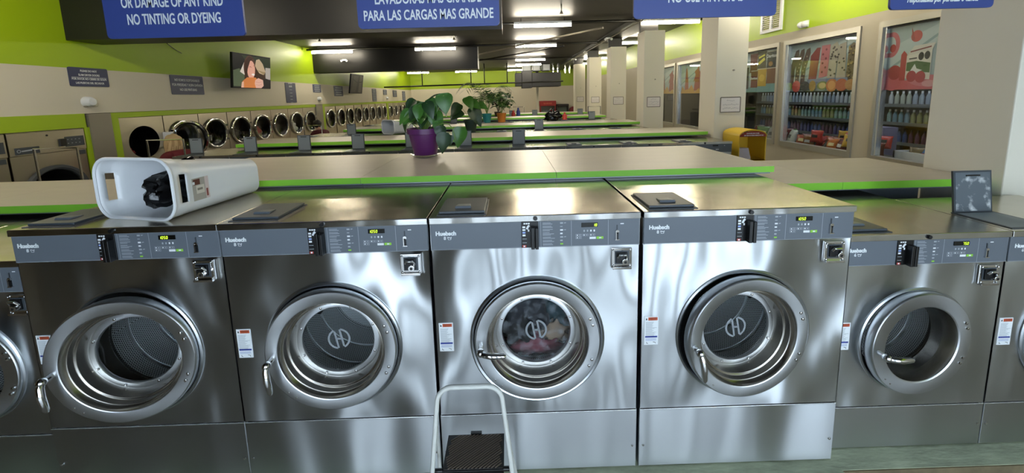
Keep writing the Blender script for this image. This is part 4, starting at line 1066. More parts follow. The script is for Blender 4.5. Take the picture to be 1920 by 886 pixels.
# emergency lamps
def emergency(label, loc, rotz=0, group='twin-head emergency lights', k=0.62):
    t = thing('emergency_light', label, 'emergency light', loc, rotz, group)
    c = MB(); c.box(-0.10 * k, 0.10 * k, 0.0, 0.06, -0.035 * k, 0.035 * k, MT['white_plastic']); c.build('case', t, bevel=0.006)
    for s_ in (-1, 1):
        c = MB(); c.cyl((s_ * 0.10 * k, 0.005, -0.03 * k), (s_ * 0.14 * k, -0.05 * k, -0.055 * k), 0.040 * k, MT['white_plastic'], 14, 0.055 * k); c.build('lamp_head', t, bevel=0.004)
for i, (x, y, w) in enumerate(((2.66, 7.55, 'nearest'), (2.50, 10.3, 'second'), (2.55, 13.4, 'third'), (2.55, 15.9, 'fourth'))):
    emergency('white emergency light on the black girder side, %s one along the pillars' % w, (x + 0.25, y, 3.235))
emergency('white emergency light on the face of the second black beam', (-5.0, 11.78, 3.0))
emergency('white emergency light below the ceiling left of the hanging pipe', (-3.4, 14.5, 3.328))
for i, (y, w) in enumerate(((5.42, 'above the near grey pilaster'), (11.99, 'above the middle grey pilaster'), (18.70, 'above the far green post'))):
    t = thing('wall_lamp', 'white wall lamp ' + w, 'lamp', (XL, y, 1.835), PI / 2, 'white lamps on the cream wall band')
    c = MB(); c.lathe([(0.0001, -0.10), (0.05, -0.095), (0.07, -0.06), (0.075, 0.0)], MT['white_plastic'], 'y', (0, 0, 0), 24); c.build('lamp_head', t)
    c = MB(); c.box(-0.05, 0.10, -0.05, 0.0, -0.07, 0.02, MT['alu']); c.build('bracket', t, bevel=0.006)
t = thing('wall_lamp', 'white wall lamp on the green band above the shop windows', 'lamp', (XR, 5.49, 2.66), -PI / 2); c = MB()
for s_ in (-0.03, 0.05): c.ball((s_, -0.04, 0), 0.045, MT['white_plastic'], n=14)
c.build('lamp_head', t); c = MB(); c.box(-0.07, 0.07, -0.03, 0.0, -0.04, 0.05, MT['white_plastic']); c.build('bracket', t)
t = thing('air_vent', 'grey louvred vent high on the green wall', 'vent', (XR, 6.18, 2.93), -PI / 2); c = MB()
for a in ((-0.24, 0.24, -0.26, -0.22), (-0.24, 0.24, 0.22, 0.26)): c.box(a[0], a[1], -0.03, 0, a[2], a[3], MT['white_plastic'])
for a in (-0.24, -0.02, 0.20): c.box(a, a + 0.04, -0.03, 0, -0.22, 0.22, MT['white_plastic'])
c.build('frame', t); c = MB()
for i in range(14): c.box(-0.2, 0.2, -0.02, -0.008, -0.215 + i * 0.031, -0.20 + i * 0.031, MT['grey_trim'])
c.build('louvres', t)

# ------------------------------------------------------------------ wall plaques and televisions
def plaque(label, y0, y1, z0, z1, lines, size, rule=None):
    t = thing('wall_plaque', label, 'sign', (XL, (y0 + y1) / 2, (z0 + z1) / 2), PI / 2, 'navy notices on the cream wall band')
    c = MB(); plate(c, y1 - y0, z1 - z0, 0.02, 0.008, MT['plaque']); p = c.build('board', t, loc=(0, -0.009, 0))
    if isinstance(lines, list):
        for q, ln in enumerate(lines): text_mesh('lettering', [ln], size, MT['white_print'], p, (0, -0.001, size * 1.4 * ((len(lines) - 1) / 2 - q)), width=0.72, bold=0.0008)
    else:
        c = MB(); n = lines; h = z1 - z0; rnd = random.Random(int(y0 * 10))
        for i in range(n):
            zz = h / 2 - h * (i + 0.8) / (n + 0.6); w = (y1 - y0) * rnd.uniform(0.28, 0.44); c.ribbon([(-w, zz), (w, zz)], h / n * 0.42, -0.001, MT['grey_print'])
        c.build('lettering', p)
    if rule is not None:
        c = MB(); c.ribbon([(-(y1 - y0) * 0.44, rule), ((y1 - y0) * 0.44, rule)], 0.004, -0.001, MT['white_print']); c.build('rule', p)
plaque('navy notice about slamming dryer doors, nearest on the left wall', 5.25, 5.76, 2.05, 2.315, ['PLEASE DO NOT', 'SLAM DRYER DOORS', 'POR FAVOR NO CIERRE DE GOLPE', 'LAS PUERTAS DEL SECADOR'], 0.040, -0.004)
plaque('navy notice about lost or damaged clothes, left of the television', 6.80, 7.52, 1.945, 2.295, ['NO SOMOS RESPONSABLES', 'POR PERDIDAS Y ROPA DAÑADA', 'NO USE PINTURAS'], 0.062)
plaque('tall narrow navy notice right of the near television', 10.25, 10.75, 1.74, 2.28, ['LAUNDRY', 'HELPER', '--------', '--------', '--------', '--------', '--------'], 0.062)
plaque('small navy notice above the middle pilaster', 11.70, 12.20, 2.035, 2.285, 4, 0)
plaque('wide navy notice left of the far television', 13.10, 13.80, 1.92, 2.275, 4, 0)
plaque('tall navy notice right of the far television', 16.75, 17.27, 1.70, 2.25, 9, 0)
plaque('small navy notice above the middle dryer bank end', 18.25, 18.78, 1.99, 2.24, 4, 0)
plaque('navy notice above the farthest dryer bank', 19.75, 20.45, 1.89, 2.23, 4, 0)
plaque('last narrow navy notice before the far corner', 21.5, 22.1, 1.67, 2.21, 8, 0)

def screen(hexcol, e):
    k = (hexcol, 'screen')
    if k not in CACHE: CACHE[k] = mat('screen_' + hexcol.lower(), hexcol, 0.3, emit=e)
    return CACHE[k]
def art(parent, name_, shapes, y0=0.0, dy=0.0012, emit=0.0):
    """flat printed picture in the parent's xz plane, layers from back to front; each layer lies a hair nearer"""
    c = MB(); y = y0
    for sh in shapes:
        kd, col = sh[0], (flat(sh[1]) if not emit else screen(sh[1], emit))
        if kd == 'r': x0, x1, z0, z1 = sh[2:6]; c.face([(x0, y, z0), (x1, y, z0), (x1, y, z1), (x0, y, z1)], col)
        elif kd == 'e': c.disc((sh[2], y, sh[3]), sh[4], col, 'y', 28, sh[5])
        elif kd == 'p': c.face([(x, y, z) for x, z in sh[2]], col)
        elif kd == 's': c.ribbon(sh[3], sh[2], y, col)
        y -= dy
    return c.build(name_, parent, fixn=False)
def tv(label, y, z, w, h, tilt, yaw, shapes, emit=0.0):
    t = thing('television', label, 'television', (XL + 0.30, y, z), PI / 2 + yaw, 'televisions on the left wall'); t.rotation_euler = (tilt, 0, PI / 2 + yaw)
    c = MB(); c.box(-w / 2, w / 2, 0.0, 0.05, -h / 2, h / 2, MT['black']); c.box(-w * .3, w * .3, 0.05, 0.09, -h * .3, h * .3, MT['black']); c.build('case', t, bevel=0.006)
    art(t, 'screen', shapes, -0.002, 0.0006, emit)
    c = MB(); c.box(-0.15, 0.15, 0.09, 0.12, -0.15, 0.15, MT['black']); c.box(-0.03, 0.03, 0.10, 0.26, -0.03, 0.03, MT['black']); c.build('bracket', t)
w, h = 1.22, 0.74
tv('television showing a couple hugging, high on the left wall', 8.58, 2.45, w, h, 0.10, -0.02, [
    ('r', '16181A', -w/2+.015, w/2-.015, -h/2+.015, h/2-.015), ('p', '4E5A44', [(-.59, -.33), (-.28, -.33), (-.25, -.05), (-.42, .05), (-.59, .0)]), ('p', '2A3428', [(-.35, .34), (.6, .34), (.6, .05), (.2, .0), (-.2, .2)]),
    ('r', 'A8A098', .42, .595, -.15, .12), ('p', 'CFC4B8', [(-.40, -.02), (-.28, .18), (-.2, .28), (-.22, -.1)]), ('e', '4E342A', -.10, .08, .19, .27), ('e', 'D8A08C', -.06, .04, .125, .20),
    ('p', '3A2620', [(-.24, .22), (-.12, .33), (.02, .30), (-.09, .23), (-.17, .05), (-.20, -.14), (-.27, -.14)]), ('s', '6E3A32', .010, [(-.12, .10), (-.08, .11), (-.05, .09)]), ('s', '6E3A32', .010, [(.01, .13), (.04, .14), (.06, .12)]), ('e', 'F0E4DC', .0, -.06, .05, .022),
    ('p', '3C2A20', [(.09, .10), (.20, -.02), (.40, -.02), (.42, -.14), (.18, -.18), (.06, -.1)]), ('p', 'B8A284', [(.06, .14), (.10, .27), (.20, .30), (.32, .20), (.42, .02), (.34, -.05), (.20, -.02), (.12, .06)]), ('p', '98825F', [(.13, .05), (.36, -.05), (.42, .02), (.34, .02)]),
    ('p', 'C87840', [(-.36, -.355), (-.34, -.22), (-.2, -.13), (.08, -.12), (.16, -.2), (.14, -.355)]), ('p', 'D8A890', [(-.38, -.355), (-.36, -.24), (-.30, -.22), (-.30, -.355)]), ('p', '17161C', [(.26, -.355), (.28, -.2), (.42, -.13), (.595, -.16), (.595, -.355)]),
    ('p', 'D8A898', [(.08, -.355), (.04, -.26), (.06, -.18), (.16, -.13), (.32, -.17), (.34, -.30), (.26, -.355)]), ('s', 'B07E70', .008, [(.08, -.22), (.18, -.23), (.26, -.21)]), ('s', 'B07E70', .008, [(.08, -.28), (.18, -.29), (.27, -.27)])], emit=0.55)
tv('dark television tilted toward the far aisle on the left wall', 14.4, 2.37, 1.15, 0.72, 0.16, 0.0, [('r', '2E2A2A', -.56, .56, -.345, .345), ('p', '4A4442', [(-.5, -.3), (-.1, -.3), (.1, .3), (-.3, .3)]), ('p', '5E5854', [(.15, -.3), (.45, -.34), (.5, .3), (.25, .33)]), ('s', '1A1818', .03, [(-.5, .2), (0, .05), (.5, .1)])])

# posters on the shop glass
def poster(label, y0, y1, shapes, z0=1.71, z1=2.41):
    t = art(None, 'window_poster', shapes, 0.0, 0.0002); t.location = (XR + 0.041 + 0.0002 * len(shapes), (y0 + y1) / 2, z0); t.rotation_euler.z = -PI / 2
    tag(t, label, 'poster', 'printed posters on the shop windows'); return t
def fx(w): return [('r', 'A4B4BA', -w/2, w/2, 0, .70), ('p', 'BAC8CA', [(-w/2, .1), (w/2, .55), (w/2, .70), (-w/2, .45)]), ('s', '8FA4AC', .03, [(-w/2+.02, .2), (w/2-.02, .62)])]
# local +x points to -Y (toward the camera's right)
w = 1.15
t3 = poster('poster of a milk carton with strawberries in a pink splash', 3.70, 4.33, fx(w) + [
    ('e', 'C0606C', -.46, .50, .16, .14), ('e', 'B6C0C2', -.48, .50, .10, .09), ('e', 'B03434', -.43, .46, .06, .045), ('e', 'B83A34', .0, .56, .10, .06), ('p', '9C2C2C', [(-.10, .66), (-.06, .60), (-.02, .52), (-.08, .52)]), ('e', 'B04048', -.55, .33, .03, .05), ('r', 'D0606C', -w/2, w/2, 0, .10), ('e', 'C85A68', -.38, .12, .2, .13), ('e', 'D67A84', .25, .09, .3, .06),
    ('e', 'A83038', -.35, .19, .13, .08), ('p', 'B43A3C', [(-.25, .10), (-.25, .38), (-.20, .42), (-.14, .38), (-.14, .10)]), ('p', 'E4DED4', [(-.14, .12), (-.14, .36), (.30, .40), (.30, .10)]), ('p', 'D8D2CA', [(-.14, .36), (-.02, .46), (.34, .47), (.30, .40)]), ('s', '7A2A2A', .014, [(-.08, .40), (.28, .435)]),
    ('p', '4E6E3A', [(-.13, .20), (-.13, .29), (.05, .30), (.29, .27), (.29, .17)]), ('p', 'EDEDE8', [(-.05, .2), (.02, .27), (.06, .22), (.16, .20), (.04, .17)]), ('e', '1E1E1E', .12, .345, .048, .042), ('e', '1E1E1E', .225, .35, .048, .042), ('s', '3A3A3A', .014, [(-.09, .325), (.05, .33)]), ('e', 'B0303A', -.02, .14, .09, .06), ('e', 'B83C42', .14, .13, .09, .06), ('p', '5C6EA8', [(.42, .0), (.575, .0), (.575, .30), (.46, .16)]), ('e', 'E0A0A8', .30, .06, .12, .035)])
t3.scale.x = 0.55
w = 1.16
sh = fx(w)
for i, x in enumerate((-.50, -.40, -.29)):
    sh += [('p', ('4E3A32', '54423A', '5E4A40')[i], [(x - .06, .10), (x - .05, .40), (x + .03, .60), (x + .09, .62), (x + .10, .54), (x + .03, .32), (x + .02, .10)])]
    if i: sh += [('e', 'A89484', x + dx_, .2 + .05 * k_, .012, .012) for k_, dx_ in enumerate((-.03, .0, -.02, .01, .02, .05, .04))]
sh += [('p', '8E3434', [(-.20, .12), (-.18, .50), (-.08, .60), (-.02, .60), (-.06, .16)]), ('p', 'C07078', [(-.02, .18), (.0, .62), (.14, .62), (.12, .20)])]
sh += [('e', '7A3038', .03 + .05 * (k_ % 2), .26 + .06 * k_, .016, .016) for k_ in range(6)]
sh += [('p', 'B4AC9C', [(.12, .16), (.15, .60), (.24, .64), (.28, .58), (.24, .14)]), ('p', 'AEA494', [(.26, .14), (.28, .60), (.38, .62), (.40, .14)]), ('p', '76664A', [(.40, .12), (.42, .56), (.48, .60), (.55, .56), (.54, .12)])]
rnd = random.Random(8)
sh += [('e', '4A423A', rnd.uniform(.15, .38), rnd.uniform(.18, .58), .014, .012) for k_ in range(26)] + [('e', rnd.choice(('A89458', '4E3C22')), rnd.uniform(.42, .53), rnd.uniform(.15, .56), .013, .013) for k_ in range(30)]
sh += [('r', '7A86A0', -.2, .45, .06, .17)] + [('e', c_, x_, .075, r_, r2) for c_, x_, r_, r2 in (('8A9A4A', -.53, .05, .06), ('C04A48', -.40, .08, .085), ('4A4A46', -.24, .09, .07), ('B0924E', -.10, .06, .075), ('7E8E4E', .07, .09, .06), ('C8B878', .07, .06, .04), ('BC7A44', .22, .09, .085), ('D8A060', .22, .06, .06), ('B06040', .37, .09, .08), ('B0844E', .50, .08, .07))]
t2 = poster('poster of ice pops above a row of fruit', 4.66, 5.81, sh)
w = 1.13
def bag(x, z, bw, bh, col, txt=None): return [('p', col, [(x, z), (x + bw * .04, z + bh * .5), (x - bw * .02, z + bh), (x + bw * 1.02, z + bh), (x + bw * .97, z + bh * .5), (x + bw, z)]), ('s', 'C8C4B8', .012, [(x, z + bh - .01), (x + bw, z + bh - .01)])]
t1 = poster('poster of stacked snack bags', 6.02, 7.15, fx(w) + [('p', '6E9EA4', [(-w/2, 0), (-w/2, .06), (0, .10), (w/2, .30), (w/2, 0)])] + bag(-.16, .34, .20, .34, '6E3A2C') + bag(.04, .40, .22, .30, '3E3A1E') + bag(.27, .40, .25, .27, '20262C') + bag(-.12, .08, .18, .30, '6C2A22') + bag(.06, .10, .22, .30, 'C8A22E') + bag(.28, .14, .25, .26, '7A4A24') + bag(-.34, .06, .16, .4, '3C2E3E') + bag(-.5, .1, .16, .5, '4A4458') + [('e', 'E0C050', .17, .24, .07, .06), ('s', 'E8E060', .05, [(.07, .48), (.22, .56)]), ('s', 'E8E060', .03, [(.07, .58), (.22, .62)]), ('e', '9C7030', .37, .46, .05, .04)])
text_mesh('poster_lettering', ['Doritos'], 0.075, MT['white_print'], t1, (.395, -0.012, .585), bold=0.001); text_mesh('poster_lettering', ['Doritos'], 0.06, MT['white_print'], t1, (-.03, -0.012, .24), bold=0.001)
rd = [('p', 'A8503A', [(-.3, .05), (-.27, .3), (-.24, .58), (-.2, .62), (-.16, .5), (-.12, .3), (-.1, .05)]), ('p', '9C3A30', [(.15, .05), (.2, .3), (.12, .25), (.22, .42), (.18, .5), (.3, .56), (.36, .62), (.4, .5), (.46, .48), (.42, .3), (.5, .1)]), ('p', 'C8963A', [(-.5, .0), (-.42, .18), (-.3, .08), (-.1, .1), (.05, .2), (.2, .04), (.4, .12), (.5, .0)])]
poster('poster of red and orange drink splashes', 8.36, 9.46, fx(1.12) + rd); poster('farther poster of red drink splashes', 9.70, 10.84, fx(1.12) + rd)

# ------------------------------------------------------------------ shop goods behind the glass
def shelf_unit(label, x, y0, y1):
    t = thing('shop_shelf', label, 'shelf', (x, (y0 + y1) / 2, 0)); hy = (y1 - y0) / 2
    c = MB(); c.box(0.38, 0.40, -hy, hy, 0, 1.95, MT['store_dark']); c.build('back_panel', t)
    for z in (0.55, 0.88, 1.18, 1.46, 1.80):
        c = MB(); c.box(0.0, 0.38, -hy, hy, z - 0.025, z, flat('5E605E')); c.box(-0.01, 0.0, -hy, hy, z - 0.03, z + 0.02, flat('6E7272')); c.build('shelf_board', t)
    for yy in (-hy, hy - 0.03): c = MB(); c.box(0.0, 0.4, yy, yy + 0.03, 0, 1.95, MT['store_dark']); c.build('upright', t)
shelf_unit('grey shop shelf of bottles behind the milk carton poster window', 6.0, 3.4, 6.0)
shelf_unit('grey shop shelf of bottles behind the snack poster window', 6.0, 6.1, 9.0)
pr = None
for z, cols, nm in ((1.46, ('B8BCC0', '9AA4B0', 'AEB4A8'), 'upper'), (1.18, ('7E9890', '8C8C5A', '6A8A98'), 'middle'), (0.88, ('4E4C78', '5A3A50', '3C5080'), 'lower')):
    y = 3.5; k = 0
    while y < 8.9:
        if not 5.95 < y < 6.18:
            if k < 3:
                o = bottle('bottle on the %s shelf of the shop' % nm, (6.06, y, z), cols[k], 'E4E6E6' if z > 1 else '303048', 0.21, 0.029, 'drink_bottle', 'bottle', 'bottles on the %s shop shelf' % nm)
                if k == 0: pr = []
                pr.append(o)
            else: dup(pr[(k // 3) % 3], (6.06, y, z), 0, 'bottle on the %s shelf of the shop' % nm)
        y += 0.088; k += 1
rnd = random.Random(5)
def snack(label, loc, col, s_=1.0, seed=0, group='snack bags inside the shop window'):
    c = MB(); k = c.mi(flat(col, 0.25)); k2 = c.mi(flat(('E8D8A0', 'D8D8DC', '2A2A2E', 'C03A30')[seed % 4], 0.3)); rr = random.Random(seed)
    hw, hh, th, lean, yaw = 0.085 * s_ * 1.15, 0.20 * s_, 0.045 * s_, rr.uniform(0.05, 0.5), rr.uniform(-0.7, 0.7); fr, bk_ = [], []
    for a in range(9):
        z = a / 8; e = math.sin(PI * z) ** 0.6 if 0 < a < 8 else 0.0; r0, r1 = [], []
        for q in range(9):
            x = -1 + q / 4; wv = 1 - 0.08 * math.sin(PI * z); t_ = th * e * math.sqrt(max(0, 1 - x * x)) + 0.002
            for lst, sg in ((r0, -1), (r1, 1)):
                p = Vector((sg * t_, x * hw * wv, z * hh)); p += noise.noise_vector(p * 22 + Vector((seed, 0, 0))) * 0.006
                p = Matrix.Rotation(yaw, 3, 'Z') @ (Matrix.Rotation(lean, 3, 'Y') @ p); p.z = max(p.z, 0); lst.append(c.bm.verts.new(p))
        fr.append(r0); bk_.append(r1)
    for lst in (fr, bk_):
        for a in range(8):
            for q in range(8):
                f = c.bm.faces.new((lst[a][q], lst[a][q + 1], lst[a + 1][q + 1], lst[a + 1][q])); f.material_index = k2 if lst is fr and 3 <= a <= 4 and 2 <= q <= 5 else k
    for a in range(8):
        for q in (0, 8): c.bm.faces.new((fr[a][q], fr[a + 1][q], bk_[a + 1][q], bk_[a][q])).material_index = k
    for a in (0, 8):
        for q in range(8): c.bm.faces.new((fr[a][q], fr[a][q + 1], bk_[a][q + 1], bk_[a][q])).material_index = k
    o = c.build('snack_bag', loc=loc, smooth=True); tag(o, label, 'snack bag', group)
c = MB(); c.box(0, 0.5, 3.2 - 5.5, 7.3 - 5.5, 0.0, 0.86, MT['store_dark']); o = c.build('display_ledge', loc=(XR + 0.16, 5.5, 0)); tag(o, 'low grey ledge of goods along the inside of the shop windows', 'ledge')
cl = ('A8502E', '9C2E2A', 'C8A030', '6A3020', 'B86A2A', '2E2A28', 'B83A30', '8A5A2A')
nms = ('rust orange', 'dark red', 'yellow', 'brown', 'orange', 'black', 'bright red', 'tan')
for i in range(26): snack('%s snack bag piled inside the ice pop window' % nms[(i * 3) % 8], (XR + 0.28 + 0.13 * (i % 3), 4.66 + 0.046 * i, 0.86 + (0.09 if i % 4 == 2 else 0.0)), cl[(i * 3) % 8], 0.9, i)
for i in range(10): snack('%s bag behind the snack poster window' % ('white', 'green', 'pale green', 'dark red', 'grey')[i % 5], (XR + 0.32 + 0.16 * (i % 2), 6.05 + 0.11 * i, 0.86), ('C8CCC4', '5A7A4A', '8AA07A', '6A2A2A', '9A9A98')[i % 5], 1.15, i + 30)
for y, lab in ((4.95, 'right'), (5.22, 'left')):
    t = thing('goods_box', 'purple and white goods box behind the snack bags, %s one' % lab, 'box', (XR + 0.74, y, 0.0)); c = MB(); c.box(0, 0.2, 0, 0.24, 0, 1.20, flat('8A86A4')); c.build('carton', t); c = MB(); c.box(-0.002, 0, 0.02, 0.10, 0.95, 1.15, flat('4A3A6E')); c.box(-0.002, 0, 0.13, 0.22, 0.95, 1.1, flat('C8C8D8')); c.build('carton_print', t)
t = thing('goods_crate', 'white crate heaped with blue packets behind the milk carton window', 'crate', (XR + 0.40, 4.02, 0.86)); c = MB()
for a in ((-0.16, 0.16, -0.30, -0.28), (-0.16, 0.16, 0.28, 0.30), (-0.16, -0.14, -0.30, 0.30), (0.14, 0.16, -0.30, 0.30)): c.box(*a, 0, 0.14, MT['white_plastic'])
c.box(-0.16, 0.16, -0.30, 0.30, 0, 0.01, MT['white_plastic']); c.build('crate_body', t)
for i in range(5): snack('blue packet heaped in the white shop crate', (XR + 0.40, 3.82 + 0.10 * i, 0.872), ('2E5A98', '3A6AA0', '305C90', '4A78A8', '8A7A5A')[i], 0.85, i + 60, 'blue packets in the white crate')
t = thing('foil_balloon', 'gold foil balloon bunch above the blue packets', 'balloon', (XR + 0.46, 3.80, 1.06)); c = MB()
for i in range(4): c.ball((0.02 * i, -0.05 + 0.06 * i, 0.03 + 0.035 * i), 0.065, flat(('B09A4A', 'A898B0', 'C0A850', 'B0A090')[i], 0.15), n=12)
c.ball((0, -0.11, 0.19), 0.08, flat('C8A63A', 0.3), n=12); c.build('balloons', t)
t = thing('ceiling_light', 'added dim tube light inside the shop behind the ice pop window', 'ceiling light', (5.3, 5.2, 2.8), PI / 2); c = MB(); c.box(-0.6, 0.6, -0.04, 0.04, 0.03, 0.19, MT['white_plastic']); c.build('housing', t)  # unseen shop tubes, added to brighten the goods behind the glass
c = MB(); c.tube([(-0.58, 0, 0), (0.58, 0, 0)], 0.03, mat('added_shop_tube', 'EAF2FF', emit=24.0), 10); c.build('tube', t)
dup(t, (5.3, 7.4, 2.8), PI / 2, 'added dim tube light inside the shop, farther from the front')
dup(t, (5.3, 3.4, 2.8), PI / 2, 'added dim tube light inside the shop, nearest the front')

# ------------------------------------------------------------------ yellow leaflet rack
t = thing('leaflet_rack', 'yellow arched leaflet rack beside the second washer row', 'rack', (3.085, 4.66, 0)); y_ = MT['yellow']
c = MB(); w_ = 0.175
c.box(-w_, -w_ + 0.012, 0, 0.36, 0, 1.17, y_); c.box(w_ - 0.012, w_, 0, 0.36, 0, 1.17, y_); c.box(-w_, w_, 0.348, 0.36, 0, 1.17, y_)
for z in (0.02, 0.55, 0.86): c.box(-w_ + 0.012, w_ - 0.012, 0, 0.348, z, z + 0.012, y_)
c.box(-w_ + 0.012, w_ - 0.012, 0, 0.012, 0.83, 0.872, y_)
prev = None
for i in range(13):
    a = PI - PI * i / 12; p = (w_ * math.cos(a), 1.17 + 0.075 * math.sin(a))
    if prev: c.hexa([(prev[0], -0.005, prev[1]), (p[0], -0.005, p[1]), (p[0], 0.36, p[1]), (prev[0], 0.36, prev[1])], [(prev[0], -0.005, prev[1] + 0.01), (p[0], -0.005, p[1] + 0.01), (p[0], 0.36, p[1] + 0.01), (prev[0], 0.36, prev[1] + 0.01)], y_)
    prev = p
c.build('cabinet', t)
c = MB(); P = [(w_ * 0.97 * math.cos(PI - PI * i / 16), 1.165 + 0.072 * math.sin(PI - PI * i / 16)) for i in range(17)]
c.face([(x, -0.002, z) for x, z in P], flat('8E2E22')); hd = c.build('header', t)
c = MB(); rnd = random.Random(12)
for row, (z, x0, x1) in enumerate(((1.207, -0.08, 0.075), (1.182, -0.11, 0.13))):
    x = x0
    while x < x1:
        h_ = rnd.uniform(0.010, 0.018); c.ribbon([(x, z - h_ / 2), (x + rnd.uniform(-0.003, 0.003), z + h_ / 2)], 0.007, -0.004, MT['white_print'])
        if rnd.random() < 0.5: c.ribbon([(x, z), (x + 0.009, z)], 0.006, -0.004, MT['white_print'])
        x += 0.0125
c.build('header_lettering', hd)
t = thing('leaflet_stack', 'stack of pale purple leaflets in the yellow rack', 'leaflets', (3.01, 4.70, 0.8725)); c = MB(); c.hexa([(-.08, 0, 0), (.09, 0, 0), (.09, 0.1, 0), (-.08, 0.1, 0)], [(-.08, .05, .13), (.085, .05, .135), (.085, .14, .135), (-.08, .14, .13)], flat('D4CCD8')); c.build('paper', t)
c = MB()
for i, cc in enumerate(('8A78B0', '7A6AA0', 'A890A8', '9A88B8')): c.face([(-.075 + .01 * i, -.001 + .013 * (i + 1) - .004, .025 * i + .02), (.075 - .012 * (i % 2), -.001 + .013 * (i + 1) - .004, .025 * i + .02), (.075 - .012 * (i % 2), .002 + .013 * (i + 1), .025 * i + .038), (-.075 + .01 * i, .002 + .013 * (i + 1), .025 * i + .038)], flat(cc))
c.build('leaflet_print', t)

# notices taped to the columns
for i, (yy, wd) in enumerate(((5.07, 'nearest whole'), (7.76, 'second whole'), (10.25, 'third whole'), (12.95, 'fourth whole'), (15.65, 'farthest'))):
    t = thing('paper_notice', 'taped paper notice on the %s white pillar' % wd, 'notice', (CX0 + 0.21, yy - 0.002, 1.56)); w_, h_ = 0.135, 0.10
    c = MB(); c.box(-w_, w_, -0.003, 0, -h_, h_, flat('E6E0DC')); c.build('sheet', t)
    c = MB(); 
    for q in (([(-w_, -h_), (w_, -h_)]), ([(w_, -h_), (w_, h_)]), ([(w_, h_), (-w_, h_)]), ([(-w_, h_), (-w_, -h_)])): c.ribbon(q, 0.012, -0.004, flat('6E665C'))
    c.build('tape_border', t); c = MB(); rnd = random.Random(i)
    for row in (0.055, 0.0, -0.05):
        x = -0.10 + (0.05 if row > 0.05 else 0)
        while x < (0.10 if row < 0.05 else 0.05): c.ribbon([(x, row), (x + 0.012, row + rnd.uniform(-.014, .014))], 0.009, -0.004, flat('B4AEB0')); x += 0.022
    c.build('handwriting', t)
    c = MB(); c.cyl((0.02, -0.02, 0.46), (0.02, 0.0, 0.46), 0.012, flat('9A9488'), 10); c.build('hook', t)

# ------------------------------------------------------------------ laundry carts and people
def cart(label, x, y, w, d, top, rotz=0.0):
    t = thing('laundry_cart', label, 'laundry cart', (x, y, 0), rotz, 'chrome laundry carts'); ch = MT['chrome']; hw, hd = w / 2, d / 2
    c = MB(); r_ = 0.012
    for z in (0.28, 0.80): c.tube([(-hw, -hd, z), (hw, -hd, z), (hw, hd, z), (-hw, hd, z), (-hw, -hd, z)], r_ * 0.7, ch, 8)
    for sx in (-hw, hw):
        for sy in (-hd, hd): c.cyl((sx, sy, 0.12), (sx, sy, 0.80), r_ * 0.7, ch, 8)
    c.build('frame', t)
    c = MB()
    for i in range(1, 9):
        u = -1 + 2 * i / 9
        for sy in (-hd, hd): c.cyl((u * hw, sy, 0.28), (u * hw, sy, 0.80), 0.0022, ch, 5)
        for sx in (-hw, hw): c.cyl((sx, u * hd, 0.28), (sx, u * hd, 0.80), 0.0022, ch, 5)
        c.cyl((u * hw, -hd, 0.28), (u * hw, hd, 0.28), 0.0022, ch, 5)
    for z in (0.4, 0.52, 0.66): c.tube([(-hw, -hd, z), (hw, -hd, z), (hw, hd, z), (-hw, hd, z), (-hw, -hd, z)], 0.0022, ch, 5)
    c.build('basket', t)
    c = MB(); c.tube([(-hw, 0, 0.80), (-hw, 0, top), (hw, 0, top), (hw, 0, 0.80)], r_, ch, 8); c.build('hanging_rack', t)
    for sx in (-hw, hw):
        for sy in (-hd, hd):
            c = MB(); c.cyl((sx - 0.012, sy, 0.05), (sx + 0.012, sy, 0.05), 0.05, MT['rubber'], 14); c.box(sx - 0.02, sx + 0.02, sy - 0.015, sy + 0.015, 0.07, 0.13, ch); c.build('wheel', t)
    return t
cart('chrome laundry cart by the blonde person in front of the open dryer', -4.77, 5.2, 0.50, 0.60, 1.28)
cart('chrome laundry cart in front of the wide dryer at left', -5.08, 4.2, 0.48, 0.55, 1.31)
cart('chrome laundry cart by the dark-haired person near the middle pilaster', -4.65, 8.9, 0.42, 0.6, 1.19)
cart('chrome laundry cart beside the third pillar', 2.35, 10.2, 0.34, 0.5, 1.42)
cart('chrome laundry cart in front of the far wall', 0.35, 15.2, 0.6, 0.55, 1.32)

